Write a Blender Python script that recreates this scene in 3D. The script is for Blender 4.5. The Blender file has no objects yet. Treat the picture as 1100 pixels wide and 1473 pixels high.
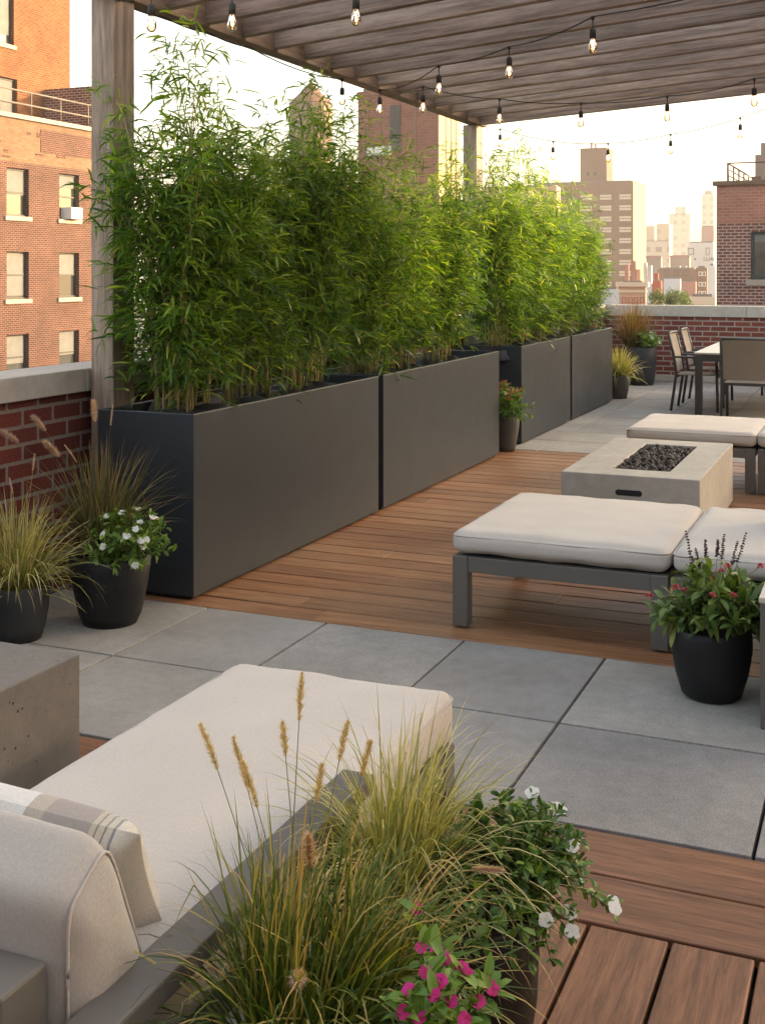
import bpy, bmesh, math, random
import numpy as np
from mathutils import Vector, Matrix, noise

S = bpy.context.scene
COL = S.collection
R_ = math.radians

# ---------------------------------------------------------------- camera, sky, sun, exposure
CAM_H = 1.7
YAW = math.atan2(726.0, 1715.0)
cd = bpy.data.cameras.new('camera'); cam = bpy.data.objects.new('camera', cd); COL.objects.link(cam)
cam.location = (0, 0, CAM_H); cam.rotation_euler = (math.pi/2, 0, YAW)
cd.sensor_fit = 'VERTICAL'; cd.sensor_height = 36.0; cd.lens = 1715.0/1473.0*36.0
cd.shift_y = -347.5/1473.0
cd.clip_start = 0.05; cd.clip_end = 5000
S.camera = cam

SUN_EL, SUN_AZ = 13.0, 56.0            # azimuth measured from +Y towards +X
w = bpy.data.worlds.new('World'); S.world = w; w.use_nodes = True
nt = w.node_tree; bg = nt.nodes['Background']
sky = nt.nodes.new('ShaderNodeTexSky'); sky.sky_type = 'NISHITA'; sky.sun_disc = False
sky.sun_elevation = R_(SUN_EL); sky.sun_rotation = R_(SUN_AZ)
sky.air_density = 1.0; sky.dust_density = 4.0; sky.ozone_density = 1.0
# thin bright evening haze over the whole sky: the clear-sky model plus an even warm veil
veil = nt.nodes.new('ShaderNodeMix'); veil.data_type = 'RGBA'; veil.blend_type = 'ADD'; veil.inputs[0].default_value = 1.0
nt.links.new(sky.outputs[0], veil.inputs[6]); veil.inputs[7].default_value = (0.60, 0.54, 0.47, 1)
warm = nt.nodes.new('ShaderNodeMix'); warm.data_type = 'RGBA'; warm.blend_type = 'MULTIPLY'; warm.inputs[0].default_value = 1.0
nt.links.new(veil.outputs[2], warm.inputs[6]); warm.inputs[7].default_value = (1.06, 0.975, 0.86, 1)
nt.links.new(warm.outputs[2], bg.inputs[0]); bg.inputs[1].default_value = 0.15
sl = bpy.data.lights.new('sun', 'SUN'); sl.energy = 2.0; sl.angle = R_(0.6); sl.color = (1.0, 0.77, 0.50)
so = bpy.data.objects.new('sun', sl); COL.objects.link(so); so.location = (30, 30, 30)
sd = Vector((math.sin(R_(SUN_AZ))*math.cos(R_(SUN_EL)), math.cos(R_(SUN_AZ))*math.cos(R_(SUN_EL)), math.sin(R_(SUN_EL))))
so.rotation_euler = sd.to_track_quat('Z', 'Y').to_euler()
vs = S.view_settings; vs.view_transform = 'Standard'; vs.look = 'None'; vs.gamma = 1.0; vs.exposure = 2.25
try:
    vs.use_white_balance = False
except Exception:
    pass
S.render.engine = 'CYCLES'
S.cycles.max_bounces = 8; S.cycles.transparent_max_bounces = 24; S.cycles.diffuse_bounces = 4
S.cycles.use_denoising = True; S.cycles.caustics_reflective = False; S.cycles.caustics_refractive = False

# pixel helpers used once to turn measured photo positions into metres (1100x1473 photo)
FPX, PCX, PHY = 1715.0, 550.0, 389.0
sY, cY = math.sin(YAW), math.cos(YAW)
def G(x, y, z=0.0):
    d = (CAM_H-z)*FPX/(y-PHY); r = (x-PCX)/FPX*d
    return Vector((-sY*d+cY*r, cY*d+sY*r, z))
def D(x, y, d):
    r = (x-PCX)/FPX*d
    return Vector((-sY*d+cY*r, cY*d+sY*r, CAM_H+(PHY-y)*d/FPX))
def x_at(px, Y):
    k = (px-PCX)/FPX; d = Y/(cY+sY*k); return -sY*d+cY*k*d
def y_at(px, X):
    k = (px-PCX)/FPX; d = X/(-sY+cY*k); return cY*d+sY*k*d

# ---------------------------------------------------------------- mesh helpers
class MB:
    def __init__(s): s.v = []; s.n = 0; s.loops = []; s.tot = []; s.rnd = []; s.mat = []; s.sm = []
    def add(s, v, faces, rnd=0.5, mat=0, smooth=False):
        v = np.asarray(v, float).reshape(-1, 3)
        s.v.append(v)
        s.rnd.append(np.broadcast_to(np.asarray(rnd, float), (len(v),)).copy())
        if isinstance(faces, np.ndarray):
            s.loops.append((faces + s.n).ravel()); s.tot.append(np.full(len(faces), faces.shape[1]))
            nf = len(faces)
        else:
            s.loops.append(np.array([i for f in faces for i in f], int) + s.n); s.tot.append(np.array([len(f) for f in faces])); nf = len(faces)
        s.mat.append(np.full(nf, mat)); s.sm.append(np.full(nf, smooth)); s.n += len(v)
        return s
    def box(s, x0, x1, y0, y1, z0, z1, bev=0.0, rnd=0.5, mat=0, M=None, seg=2):
        if bev <= 0:
            v = [(x, y, z) for x in (x0, x1) for y in (y0, y1) for z in (z0, z1)]
            f = [(0,1,3,2), (4,6,7,5), (0,4,5,1), (2,3,7,6), (0,2,6,4), (1,5,7,3)]
            sm = False
        else:
            bm = bmesh.new(); bmesh.ops.create_cube(bm, size=1)
            for q in bm.verts: q.co = Vector(((x0+x1)/2+q.co.x*(x1-x0), (y0+y1)/2+q.co.y*(y1-y0), (z0+z1)/2+q.co.z*(z1-z0)))
            bmesh.ops.bevel(bm, geom=bm.edges[:], offset=bev, segments=seg, profile=0.5, affect='EDGES')
            bm.verts.index_update(); v = [q.co[:] for q in bm.verts]; f = [tuple(q.index for q in fc.verts) for fc in bm.faces]; bm.free()
        if M is not None: v = [tuple(M @ Vector(q)) for q in v]
        return s.add(v, f, rnd, mat, False)
    def tube(s, pts, rad, seg=6, rnd=0.5, mat=0, cap=True, closed=False, smooth=True):
        pts = np.asarray(pts, float); n = len(pts)
        rad = np.broadcast_to(np.asarray(rad, float), (n,))
        if closed: t = np.roll(pts, -1, 0)-np.roll(pts, 1, 0)
        else: t = np.gradient(pts, axis=0)
        t /= np.maximum(np.linalg.norm(t, axis=1, keepdims=True), 1e-9)
        ref = np.array([0, 0, 1.0]) if abs(t[:, 2]).mean() < 0.8 else np.array([1.0, 0.03, 0])
        a = np.cross(t, ref); a /= np.maximum(np.linalg.norm(a, axis=1, keepdims=True), 1e-9)
        b = np.cross(t, a)
        th = np.linspace(0, 2*math.pi, seg, endpoint=False)
        v = pts[:, None, :] + rad[:, None, None]*(np.cos(th)[None, :, None]*a[:, None, :]+np.sin(th)[None, :, None]*b[:, None, :])
        f = []
        for i in range(n if closed else n-1):
            j = (i+1) % n
            for k in range(seg):
                f.append((i*seg+k, i*seg+(k+1) % seg, j*seg+(k+1) % seg, j*seg+k))
        if cap and not closed:
            f.append(tuple(range(seg-1, -1, -1))); f.append(tuple((n-1)*seg+k for k in range(seg)))
        return s.add(v.reshape(-1, 3), f, rnd, mat, smooth)
    def lathe(s, prof, c=(0, 0, 0), seg=40, rnd=0.5, mat=0, smooth=True, cap0=False, cap1=False):
        th = np.linspace(0, 2*math.pi, seg, endpoint=False); v = []; f = []
        for r, z in prof:
            for a in th: v.append((c[0]+r*math.cos(a), c[1]+r*math.sin(a), c[2]+z))
        for i in range(len(prof)-1):
            for k in range(seg): f.append((i*seg+k, i*seg+(k+1) % seg, (i+1)*seg+(k+1) % seg, (i+1)*seg+k))
        if cap0: f.append(tuple(range(seg-1, -1, -1)))
        if cap1: f.append(tuple((len(prof)-1)*seg+k for k in range(seg)))
        return s.add(v, f, rnd, mat, smooth)
    def build(s, name, mats, parent=None, loc=None):
        v = np.concatenate(s.v) if s.v else np.zeros((0, 3))
        off = Vector((0, 0, 0))
        if loc is not None: off = Vector(loc)
        elif parent is not None and parent.get('_base') is not None: off = Vector(parent['_base'])
        v = v - np.array(off)
        me = bpy.data.meshes.new(name)
        me.vertices.add(len(v)); me.vertices.foreach_set('co', v.ravel())
        loops = np.concatenate(s.loops).astype(np.int32); tot = np.concatenate(s.tot).astype(np.int32)
        me.loops.add(len(loops)); me.loops.foreach_set('vertex_index', loops)
        me.polygons.add(len(tot)); start = np.concatenate([[0], np.cumsum(tot)[:-1]]).astype(np.int32)
        me.polygons.foreach_set('loop_start', start)
        try: me.polygons.foreach_set('loop_total', tot)
        except Exception: pass
        me.polygons.foreach_set('material_index', np.concatenate(s.mat).astype(np.int32))
        me.polygons.foreach_set('use_smooth', np.concatenate(s.sm).astype(bool))
        me.update(calc_edges=True)
        at = me.attributes.new('rnd', 'FLOAT', 'POINT'); at.data.foreach_set('value', np.concatenate(s.rnd).astype(np.float32))
        nr = np.zeros(len(tot)*3); me.polygons.foreach_get('normal', nr); nr = np.abs(nr.reshape(-1, 3))
        ax = np.repeat(nr.argmax(1), tot); p = v[loops]
        uv = np.where((ax == 0)[:, None], p[:, [1, 2]], np.where((ax == 1)[:, None], p[:, [0, 2]], p[:, [0, 1]]))
        ul = me.uv_layers.new(name='UVMap'); ul.data.foreach_set('uv', uv.astype(np.float32).ravel())
        for m in (mats if isinstance(mats, (list, tuple)) else [mats]): me.materials.append(m)
        o = bpy.data.objects.new(name, me); COL.objects.link(o)
        if parent is not None: o.parent = parent
        if loc is not None: o.location = off
        return o

def thing(name, label, cat, loc=(0, 0, 0), rz=0.0, group=None):
    o = bpy.data.objects.new(name, None); COL.objects.link(o); o.empty_display_size = 0.1
    o.location = loc; o.rotation_euler = (0, 0, rz); o['label'] = label; o['category'] = cat
    o['_base'] = list(loc) if rz == 0 else [0, 0, 0]
    if group: o['group'] = group
    return o
def tag(o, label, cat, group=None):
    o['label'] = label; o['category'] = cat
    if group: o['group'] = group
    return o
def struct(o): o['kind'] = 'structure'; return o
def dup(root, loc=None, rz=0.0, label=None, sc=None):
    r = root.copy(); COL.objects.link(r)
    if loc is not None: r.location = loc
    r.rotation_euler = (0, 0, rz)
    if label: r['label'] = label
    if sc: r.scale = sc
    for ch in list(root.children):
        c = ch.copy(); COL.objects.link(c); c.parent = r
        for g in list(ch.children):
            d = g.copy(); COL.objects.link(d); d.parent = c
    return r

# ---------------------------------------------------------------- materials
def mat(name):
    m = bpy.data.materials.new(name); m.use_nodes = True
    t = m.node_tree; b = t.nodes['Principled BSDF']
    return m, t, b
def N(t, kind, **kw):
    n = t.nodes.new(kind)
    for k, v in kw.items(): setattr(n, k, v)
    return n
def mixc(t, fac, a, b, blend='MIX'):
    n = t.nodes.new('ShaderNodeMix'); n.data_type = 'RGBA'; n.blend_type = blend
    for i, val in ((0, fac), (6, a), (7, b)):
        if isinstance(val, bpy.types.NodeSocket): t.links.new(val, n.inputs[i])
        elif i == 0: n.inputs[0].default_value = val
        else: n.inputs[i].default_value = (*val, 1) if len(val) == 3 else val
    return n.outputs[2]
def ramp(t, src, stops):
    r = t.nodes.new('ShaderNodeValToRGB'); t.links.new(src, r.inputs[0])
    e = r.color_ramp.elements
    while len(e) < len(stops): e.new(0.5)
    for q, (p, c) in zip(e, stops): q.position = p; q.color = (*c, 1) if len(c) == 3 else (c[0],)*3+(1,)
    return r.outputs[0]
def coords(t, kind='Object', scale=(1, 1, 1), rot=(0, 0, 0)):
    c = N(t, 'ShaderNodeTexCoord'); m = N(t, 'ShaderNodeMapping'); m.inputs['Scale'].default_value = scale; m.inputs['Rotation'].default_value = rot
    t.links.new(c.outputs[kind], m.inputs['Vector']); return m.outputs[0]
def noise_n(t, vec, scale, detail=4, rough=0.55, dist=0.0):
    n = N(t, 'ShaderNodeTexNoise'); n.inputs['Scale'].default_value = scale; n.inputs['Detail'].default_value = detail
    n.inputs['Roughness'].default_value = rough; n.inputs['Distortion'].default_value = dist
    if vec is not None: t.links.new(vec, n.inputs['Vector'])
    return n.outputs[0]
def bump(t, b, h, strength=0.2, dist=0.01):
    n = N(t, 'ShaderNodeBump'); n.inputs['Strength'].default_value = strength; n.inputs['Distance'].default_value = dist
    t.links.new(h, n.inputs['Height']); t.links.new(n.outputs[0], b.inputs['Normal'])
def rnd_attr(t):
    a = N(t, 'ShaderNodeAttribute'); a.attribute_name = 'rnd'; return a.outputs['Fac']

def m_plain(name, col, rough=0.5, metal=0.0, var=0.12, scale=3.0, bmp=0.0, bscale=120, spec=0.5, rvar=0.08):
    m, t, b = mat(name)
    vec = coords(t)
    n = noise_n(t, vec, scale, 5)
    c2 = tuple(min(1, x*(1+var)) for x in col); c1 = tuple(x*(1-var) for x in col)
    t.links.new(ramp(t, n, [(0.3, c1), (0.7, c2)]), b.inputs['Base Color'])
    n2 = noise_n(t, vec, scale*4, 5)
    r = ramp(t, n2, [(0.3, (rough-rvar,)), (0.7, (rough+rvar,))]); t.links.new(r, b.inputs['Roughness'])
    b.inputs['Metallic'].default_value = metal; b.inputs['Specular IOR Level'].default_value = spec
    if bmp: bump(t, b, noise_n(t, vec, bscale, 3), bmp, 0.002)
    return m

def m_wood(name, cols, along='X', grain=1.0, rough=0.55, weather=None, streak=1.0):
    """boards: rnd attribute picks the board's tone, stretched noise is the grain"""
    m, t, b = mat(name)
    s = {'X': (0.9, 16, 16), 'Y': (16, 0.9, 16), 'Z': (16, 16, 0.9)}[along]
    c = N(t, 'ShaderNodeTexCoord'); mp = N(t, 'ShaderNodeMapping'); mp.inputs['Scale'].default_value = s
    t.links.new(c.outputs['Object'], mp.inputs['Vector'])
    r = rnd_attr(t)
    off = N(t, 'ShaderNodeVectorMath', operation='SCALE'); off.inputs[0].default_value = (37, 53, 71); t.links.new(r, off.inputs['Scale'])
    ad = N(t, 'ShaderNodeVectorMath', operation='ADD'); t.links.new(mp.outputs[0], ad.inputs[0]); t.links.new(off.outputs[0], ad.inputs[1])
    g1 = noise_n(t, ad.outputs[0], 1.6*grain, 7, 0.65, 0.6)
    g2 = noise_n(t, ad.outputs[0], 7.0*grain, 5, 0.7, 0.3)
    base = ramp(t, r, [(0.0, cols[0]), (0.5, cols[1]), (1.0, cols[2])])
    dark = mixc(t, 1.0, base, (0.55, 0.50, 0.46), 'MULTIPLY')
    lite = mixc(t, 1.0, base, (1.28, 1.24, 1.18), 'MULTIPLY')
    f1 = ramp(t, g1, [(0.34, (0,)), (0.66, (1,))])
    col = mixc(t, f1, dark, lite)
    f2 = ramp(t, g2, [(0.36, (0.62,)), (0.55, (1,))])
    col = mixc(t, 0.7*streak, col, f2, 'MULTIPLY')
    if weather is not None:
        big = noise_n(t, c.outputs['Object'], 1.3, 5)
        col = mixc(t, ramp(t, big, [(0.40, (0,)), (0.70, (0.55,))]), col, weather)
    t.links.new(col, b.inputs['Base Color'])
    t.links.new(ramp(t, g2, [(0.3, (rough+0.15,)), (0.7, (rough-0.1,))]), b.inputs['Roughness'])
    bump(t, b, g2, 0.35, 0.003)
    return m

def m_brick(name, c1, c2, mortar, bw=0.23, bh=0.075, ms=0.011, off=0.5, var=0.5, patch=None, soft=0.1, bmp=0.6, bias=0.0):
    m, t, b = mat(name)
    uv = N(t, 'ShaderNodeTexCoord').outputs['UV']
    br = N(t, 'ShaderNodeTexBrick'); br.offset = off
    br.inputs['Scale'].default_value = 1.0; br.inputs['Brick Width'].default_value = bw; br.inputs['Row Height'].default_value = bh
    br.inputs['Mortar Size'].default_value = ms; br.inputs['Mortar Smooth'].default_value = soft; br.inputs['Bias'].default_value = bias
    nz = noise_n(t, uv, 40, 3); dsp = N(t, 'ShaderNodeVectorMath', operation='SCALE'); dsp.inputs['Scale'].default_value = 0.006
    t.links.new(nz, dsp.inputs[0]); ad = N(t, 'ShaderNodeVectorMath', operation='ADD'); t.links.new(uv, ad.inputs[0]); t.links.new(dsp.outputs[0], ad.inputs[1])
    t.links.new(ad.outputs[0], br.inputs['Vector'])
    br.inputs['Color1'].default_value = (*c1, 1); br.inputs['Color2'].default_value = (*c2, 1); br.inputs['Mortar'].default_value = (*mortar, 1)
    big = noise_n(t, uv, 0.7, 5); col = mixc(t, 1.0, br.outputs['Color'], ramp(t, big, [(0.3, (1-var*0.45,)), (0.7, (1+var*0.3,))]), 'MULTIPLY')
    fine = noise_n(t, uv, 60, 4); col = mixc(t, 1.0, col, ramp(t, fine, [(0.3, (0.78,)), (0.7, (1.18,))]), 'MULTIPLY')
    t.links.new(col, b.inputs['Base Color']); b.inputs['Roughness'].default_value = 0.85; b.inputs['Specular IOR Level'].default_value = 0.25
    inv = N(t, 'ShaderNodeMath', operation='SUBTRACT'); inv.inputs[0].default_value = 1.0; t.links.new(br.outputs['Fac'], inv.inputs[1])
    hh = N(t, 'ShaderNodeMath', operation='ADD'); t.links.new(inv.outputs[0], hh.inputs[0])
    fm = N(t, 'ShaderNodeMath', operation='MULTIPLY'); fm.inputs[1].default_value = 0.4; t.links.new(fine, fm.inputs[0]); t.links.new(fm.outputs[0], hh.inputs[1])
    bump(t, b, hh.outputs[0], bmp, 0.006)
    return m

def m_concrete(name, col, var=0.15, speck=0.25, pits=False, rough=0.8, tone=False):
    m, t, b = mat(name)
    vec = coords(t)
    big = noise_n(t, vec, 1.7, 6, 0.6); med = noise_n(t, vec, 14, 5, 0.7); fine = noise_n(t, vec, 260, 2, 0.6)
    c = ramp(t, big, [(0.28, tuple(x*(1-var) for x in col)), (0.72, tuple(min(1, x*(1+var)) for x in col))])
    c = mixc(t, 1.0, c, ramp(t, med, [(0.3, (0.88,)), (0.7, (1.1,))]), 'MULTIPLY')
    c = mixc(t, 1.0, c, ramp(t, fine, [(0.32, (1-speck,)), (0.68, (1+speck,))]), 'MULTIPLY')
    if tone:
        c = mixc(t, 1.0, c, ramp(t, rnd_attr(t), [(0, (0.86, 0.86, 0.88)), (1, (1.12, 1.11, 1.08))]), 'MULTIPLY')
    h = fine
    if pits:
        vo = N(t, 'ShaderNodeTexVoronoi'); vo.inputs['Scale'].default_value = 34; t.links.new(vec, vo.inputs['Vector'])
        sel = noise_n(t, vec, 9, 2)
        pm = ramp(t, vo.outputs['Distance'], [(0.12, (1,)), (0.19, (0,))])
        pk = mixc(t, 1.0, pm, ramp(t, sel, [(0.50, (0,)), (0.56, (1,))]), 'MULTIPLY')
        c = mixc(t, pk, c, (0.03, 0.028, 0.025))
    t.links.new(c, b.inputs['Base Color']); b.inputs['Roughness'].default_value = rough; b.inputs['Specular IOR Level'].default_value = 0.35
    bump(t, b, h, 0.25, 0.002)
    return m

def m_fabric(name, col, stripes=None, melange=0.16, bstr=0.3):
    m, t, b = mat(name)
    c0 = N(t, 'ShaderNodeTexCoord')
    def stretched(sc):
        mp = N(t, 'ShaderNodeMapping'); mp.inputs['Scale'].default_value = sc; t.links.new(c0.outputs['Object'], mp.inputs['Vector']); return mp.outputs[0]
    a = noise_n(t, stretched((900, 130, 130)), 1.0, 2, 0.6); d = noise_n(t, stretched((130, 900, 900)), 1.0, 2, 0.6)
    wv = N(t, 'ShaderNodeMath', operation='ADD'); t.links.new(a, wv.inputs[0]); t.links.new(d, wv.inputs[1])
    hv = N(t, 'ShaderNodeMath', operation='MULTIPLY'); hv.inputs[1].default_value = 0.5; t.links.new(wv.outputs[0], hv.inputs[0])
    base = col
    if stripes is not None:
        sp = N(t, 'ShaderNodeSeparateXYZ'); t.links.new(c0.outputs['Object'], sp.inputs[0])
        mr = N(t, 'ShaderNodeMapRange'); mr.inputs[1].default_value = stripes[0]; mr.inputs[2].default_value = stripes[1]
        t.links.new(sp.outputs[0], mr.inputs[0])
        base = ramp(t, mr.outputs[0], stripes[2])
        base.node.color_ramp.interpolation = 'CONSTANT'
    lo = mixc(t, 1.0, base, (1-melange, 1-melange, 1-melange*0.95), 'MULTIPLY'); hi = mixc(t, 1.0, base, (1+melange*0.6,)*3, 'MULTIPLY')
    c = mixc(t, ramp(t, hv.outputs[0], [(0.38, (0,)), (0.62, (1,))]), lo, hi)
    big = noise_n(t, c0.outputs['Object'], 3, 4); c = mixc(t, 1.0, c, ramp(t, big, [(0.3, (0.94,)), (0.7, (1.04,))]), 'MULTIPLY')
    t.links.new(c, b.inputs['Base Color']); b.inputs['Roughness'].default_value = 0.95; b.inputs['Specular IOR Level'].default_value = 0.15
    b.inputs['Sheen Weight'].default_value = 0.25
    bump(t, b, hv.outputs[0], bstr, 0.0015)
    return m

def m_leaf(name, stops, trans=0.35, rough=0.42, tmul=(1.45, 1.5, 0.45), spec=0.4):
    m, t, b = mat(name)
    c = ramp(t, rnd_attr(t), stops)
    t.links.new(c, b.inputs['Base Color']); b.inputs['Roughness'].default_value = rough; b.inputs['Specular IOR Level'].default_value = spec
    tr = N(t, 'ShaderNodeBsdfTranslucent'); t.links.new(mixc(t, 1.0, c, tmul, 'MULTIPLY'), tr.inputs['Color'])
    mx = N(t, 'ShaderNodeMixShader'); mx.inputs[0].default_value = trans
    t.links.new(b.outputs[0], mx.inputs[1]); t.links.new(tr.outputs[0], mx.inputs[2])
    t.links.new(mx.outputs[0], t.nodes['Material Output'].inputs[0])
    return m

def m_glass(name, col=(0.05, 0.06, 0.07), rough=0.05):
    m, t, b = mat(name); b.inputs['Base Color'].default_value = (*col, 1); b.inputs['Roughness'].default_value = rough
    vec = coords(t); bump(t, b, noise_n(t, vec, 1.5, 2), 0.05, 0.02); b.inputs['Specular IOR Level'].default_value = 0.8
    return m

M = {}
M['deck_x'] = m_wood('deck_boards_across', [(0.20, 0.086, 0.036), (0.265, 0.120, 0.050), (0.34, 0.168, 0.076)], 'X', rough=0.5, weather=(0.31, 0.18, 0.10))
M['deck_y'] = m_wood('deck_boards_along', [(0.155, 0.070, 0.035), (0.185, 0.087, 0.044), (0.22, 0.108, 0.056)], 'Y', grain=1.4, rough=0.5)
M['deck_border'] = m_wood('deck_border_boards', [(0.15, 0.067, 0.034), (0.18, 0.083, 0.042), (0.21, 0.103, 0.054)], 'X', grain=1.4, rough=0.5)
M['perg_x'] = m_wood('weathered_timber_across', [(0.27, 0.222, 0.195), (0.335, 0.28, 0.25), (0.40, 0.34, 0.305)], 'X', rough=0.75)
M['perg_y'] = m_wood('weathered_timber_along', [(0.23, 0.165, 0.115), (0.27, 0.195, 0.14), (0.30, 0.225, 0.165)], 'Y', rough=0.75)
M['perg_z'] = m_wood('weathered_timber_post', [(0.34, 0.265, 0.215), (0.39, 0.31, 0.255), (0.43, 0.35, 0.29)], 'Z', rough=0.75)
M['paver'] = m_concrete('paver_stone', (0.265, 0.253, 0.236), 0.18, 0.38, tone=True)
M['joint'] = m_plain('paver_joint', (0.03, 0.028, 0.026), 0.9)
M['concrete'] = m_concrete('cast_concrete', (0.175, 0.158, 0.138), 0.13, 0.12, pits=True)
M['fire_concrete'] = m_concrete('fire_table_concrete', (0.37, 0.345, 0.30), 0.12, 0.10)
M['planter'] = m_plain('charcoal_powder_coat', (0.026, 0.031, 0.036), 0.40, 0.0, 0.03, 1.1, 0.12, 700, spec=0.4, rvar=0.04)
M['dark'] = m_plain('recess_black', (0.008, 0.008, 0.008), 0.8)
M['frame'] = m_plain('taupe_powder_coat', (0.115, 0.106, 0.094), 0.45, 0.0, 0.06, 2.0, 0.1, 700)
M['frame_dark'] = m_plain('dark_brown_grey_frame', (0.05, 0.047, 0.044), 0.45, 0.0, 0.06, 2.0, 0.1, 700)
M['fabric'] = m_fabric('oat_linen', (0.50, 0.455, 0.405))
M['fabric_back'] = m_fabric('oat_melange_linen', (0.42, 0.385, 0.34), melange=0.14)
M['piping'] = m_fabric('linen_piping', (0.48, 0.43, 0.37))
M['pillow_blue'] = m_fabric('dusty_blue_weave', (0.23, 0.255, 0.285))
M['sling'] = m_fabric('taupe_sling_mesh', (0.30, 0.245, 0.185), melange=0.5)
M['tabletop'] = m_concrete('pale_table_top', (0.52, 0.47, 0.40), 0.06, 0.06, rough=0.45)
M['lava'] = m_plain('lava_rock', (0.045, 0.035, 0.03), 0.7, 0.0, 0.5, 20, 0.8, 90)
M['burner'] = m_plain('burner_pan', (0.02, 0.02, 0.02), 0.5)
M['pot_black'] = m_plain('black_pot', (0.011, 0.0115, 0.0125), 0.5, 0.0, 0.12, 6, 0.3, 260, spec=0.3)
M['pot_grey'] = m_plain('charcoal_pot', (0.027, 0.029, 0.031), 0.55, 0.0, 0.12, 6, 0.3, 260, spec=0.3)
M['pot_olive'] = m_plain('olive_grey_pot', (0.062, 0.06, 0.052), 0.6, 0.0, 0.12, 6, 0.3, 260)
M['pot_brown'] = m_plain('dark_brown_pot', (0.011, 0.0075, 0.006), 0.5, 0.0, 0.15, 6, 0.2, 260, spec=0.2)
M['soil'] = m_plain('potting_soil', (0.028, 0.019, 0.013), 0.95, 0.0, 0.5, 30, 1.0, 80)
M['bag'] = m_plain('black_grow_bag', (0.011, 0.012, 0.014), 0.5, 0.0, 0.2, 8, 0.3, 60)
M['wall_brick'] = m_brick('dark_red_brick', (0.095, 0.021, 0.015), (0.15, 0.036, 0.025), (0.22, 0.175, 0.145), 0.24, 0.090, 0.010)
M['wall_brick_far'] = m_brick('red_brick_far_wall', (0.15, 0.040, 0.028), (0.22, 0.062, 0.042), (0.34, 0.28, 0.24), 0.235, 0.078, 0.010)
M['coping'] = m_concrete('coping_stone', (0.45, 0.405, 0.345), 0.08, 0.06)
M['cable'] = m_plain('black_cable', (0.014, 0.013, 0.012), 0.6)
m, t, b = mat('bulb_glass'); tr = N(t, 'ShaderNodeBsdfTransparent'); gl = N(t, 'ShaderNodeBsdfGlossy'); gl.inputs['Roughness'].default_value = 0.03
tr.inputs[0].default_value = (1.0, 0.82, 0.62, 1)
lw = N(t, 'ShaderNodeLayerWeight'); lw.inputs[0].default_value = 0.35; mx = N(t, 'ShaderNodeMixShader')
t.links.new(lw.outputs['Fresnel'], mx.inputs[0]); t.links.new(tr.outputs[0], mx.inputs[1]); t.links.new(gl.outputs[0], mx.inputs[2]); t.links.new(mx.outputs[0], t.nodes['Material Output'].inputs[0]); M['bulb'] = m
m, t, b = mat('glowing_filament'); b.inputs['Emission Color'].default_value = (1.0, 0.48, 0.14, 1); b.inputs['Emission Strength'].default_value = 9.0; M['filament'] = m

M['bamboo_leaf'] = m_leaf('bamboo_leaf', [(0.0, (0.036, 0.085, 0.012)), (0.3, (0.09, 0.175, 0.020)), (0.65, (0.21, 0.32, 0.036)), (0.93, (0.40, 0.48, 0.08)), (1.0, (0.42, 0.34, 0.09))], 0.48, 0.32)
M['cane'] = m_leaf('bamboo_cane', [(0.0, (0.18, 0.21, 0.05)), (0.5, (0.36, 0.32, 0.10)), (1.0, (0.46, 0.34, 0.17))], 0.0, 0.4)
M['grass_green'] = m_leaf('fountain_grass_blade', [(0.0, (0.035, 0.07, 0.012)), (0.45, (0.085, 0.13, 0.022)), (0.68, (0.19, 0.20, 0.04)), (0.85, (0.40, 0.32, 0.10)), (1.0, (0.50, 0.31, 0.11))], 0.3, 0.45)
M['grass_pale'] = m_leaf('variegated_sedge_blade', [(0.0, (0.15, 0.17, 0.035)), (0.35, (0.30, 0.29, 0.08)), (0.7, (0.52, 0.46, 0.19)), (1.0, (0.66, 0.56, 0.30))], 0.3, 0.5)
M['grass_purple'] = m_leaf('purple_grass_blade', [(0.0, (0.05, 0.06, 0.018)), (0.45, (0.11, 0.11, 0.035)), (0.75, (0.20, 0.16, 0.065)), (1.0, (0.32, 0.19, 0.11))], 0.3, 0.5)
M['grass_rust'] = m_leaf('rust_grass_blade', [(0.0, (0.09, 0.08, 0.02)), (0.5, (0.20, 0.13, 0.04)), (1.0, (0.36, 0.17, 0.06))], 0.3, 0.5)
M['plume_gold'] = m_leaf('gold_plume', [(0.0, (0.42, 0.28, 0.12)), (0.5, (0.62, 0.46, 0.23)), (1.0, (0.80, 0.66, 0.42))], 0.35, 0.8)
M['plume_pink'] = m_leaf('dusky_pink_plume', [(0.0, (0.46, 0.29, 0.25)), (0.6, (0.68, 0.49, 0.43)), (1.0, (0.82, 0.68, 0.61))], 0.35, 0.8)
M['vinca_leaf'] = m_leaf('glossy_dark_leaf', [(0.0, (0.035, 0.085, 0.015)), (0.6, (0.085, 0.17, 0.026)), (1.0, (0.22, 0.30, 0.055))], 0.25, 0.33)
M['bright_leaf'] = m_leaf('fresh_green_leaf', [(0.0, (0.065, 0.13, 0.02)), (0.6, (0.14, 0.25, 0.04)), (1.0, (0.30, 0.38, 0.09))], 0.3, 0.4)
M['salvia_leaf'] = m_leaf('mid_green_lance_leaf', [(0.0, (0.06, 0.11, 0.028)), (0.6, (0.13, 0.20, 0.045)), (1.0, (0.28, 0.32, 0.09))], 0.25, 0.42)
M['stem'] = m_leaf('green_stem', [(0.0, (0.05, 0.085, 0.02)), (1.0, (0.16, 0.14, 0.05))], 0.0, 0.5)
M['white_petal'] = m_leaf('white_petal', [(0.0, (0.72, 0.72, 0.68)), (1.0, (0.84, 0.84, 0.80))], 0.3, 0.6, (1, 1, 1))
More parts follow.
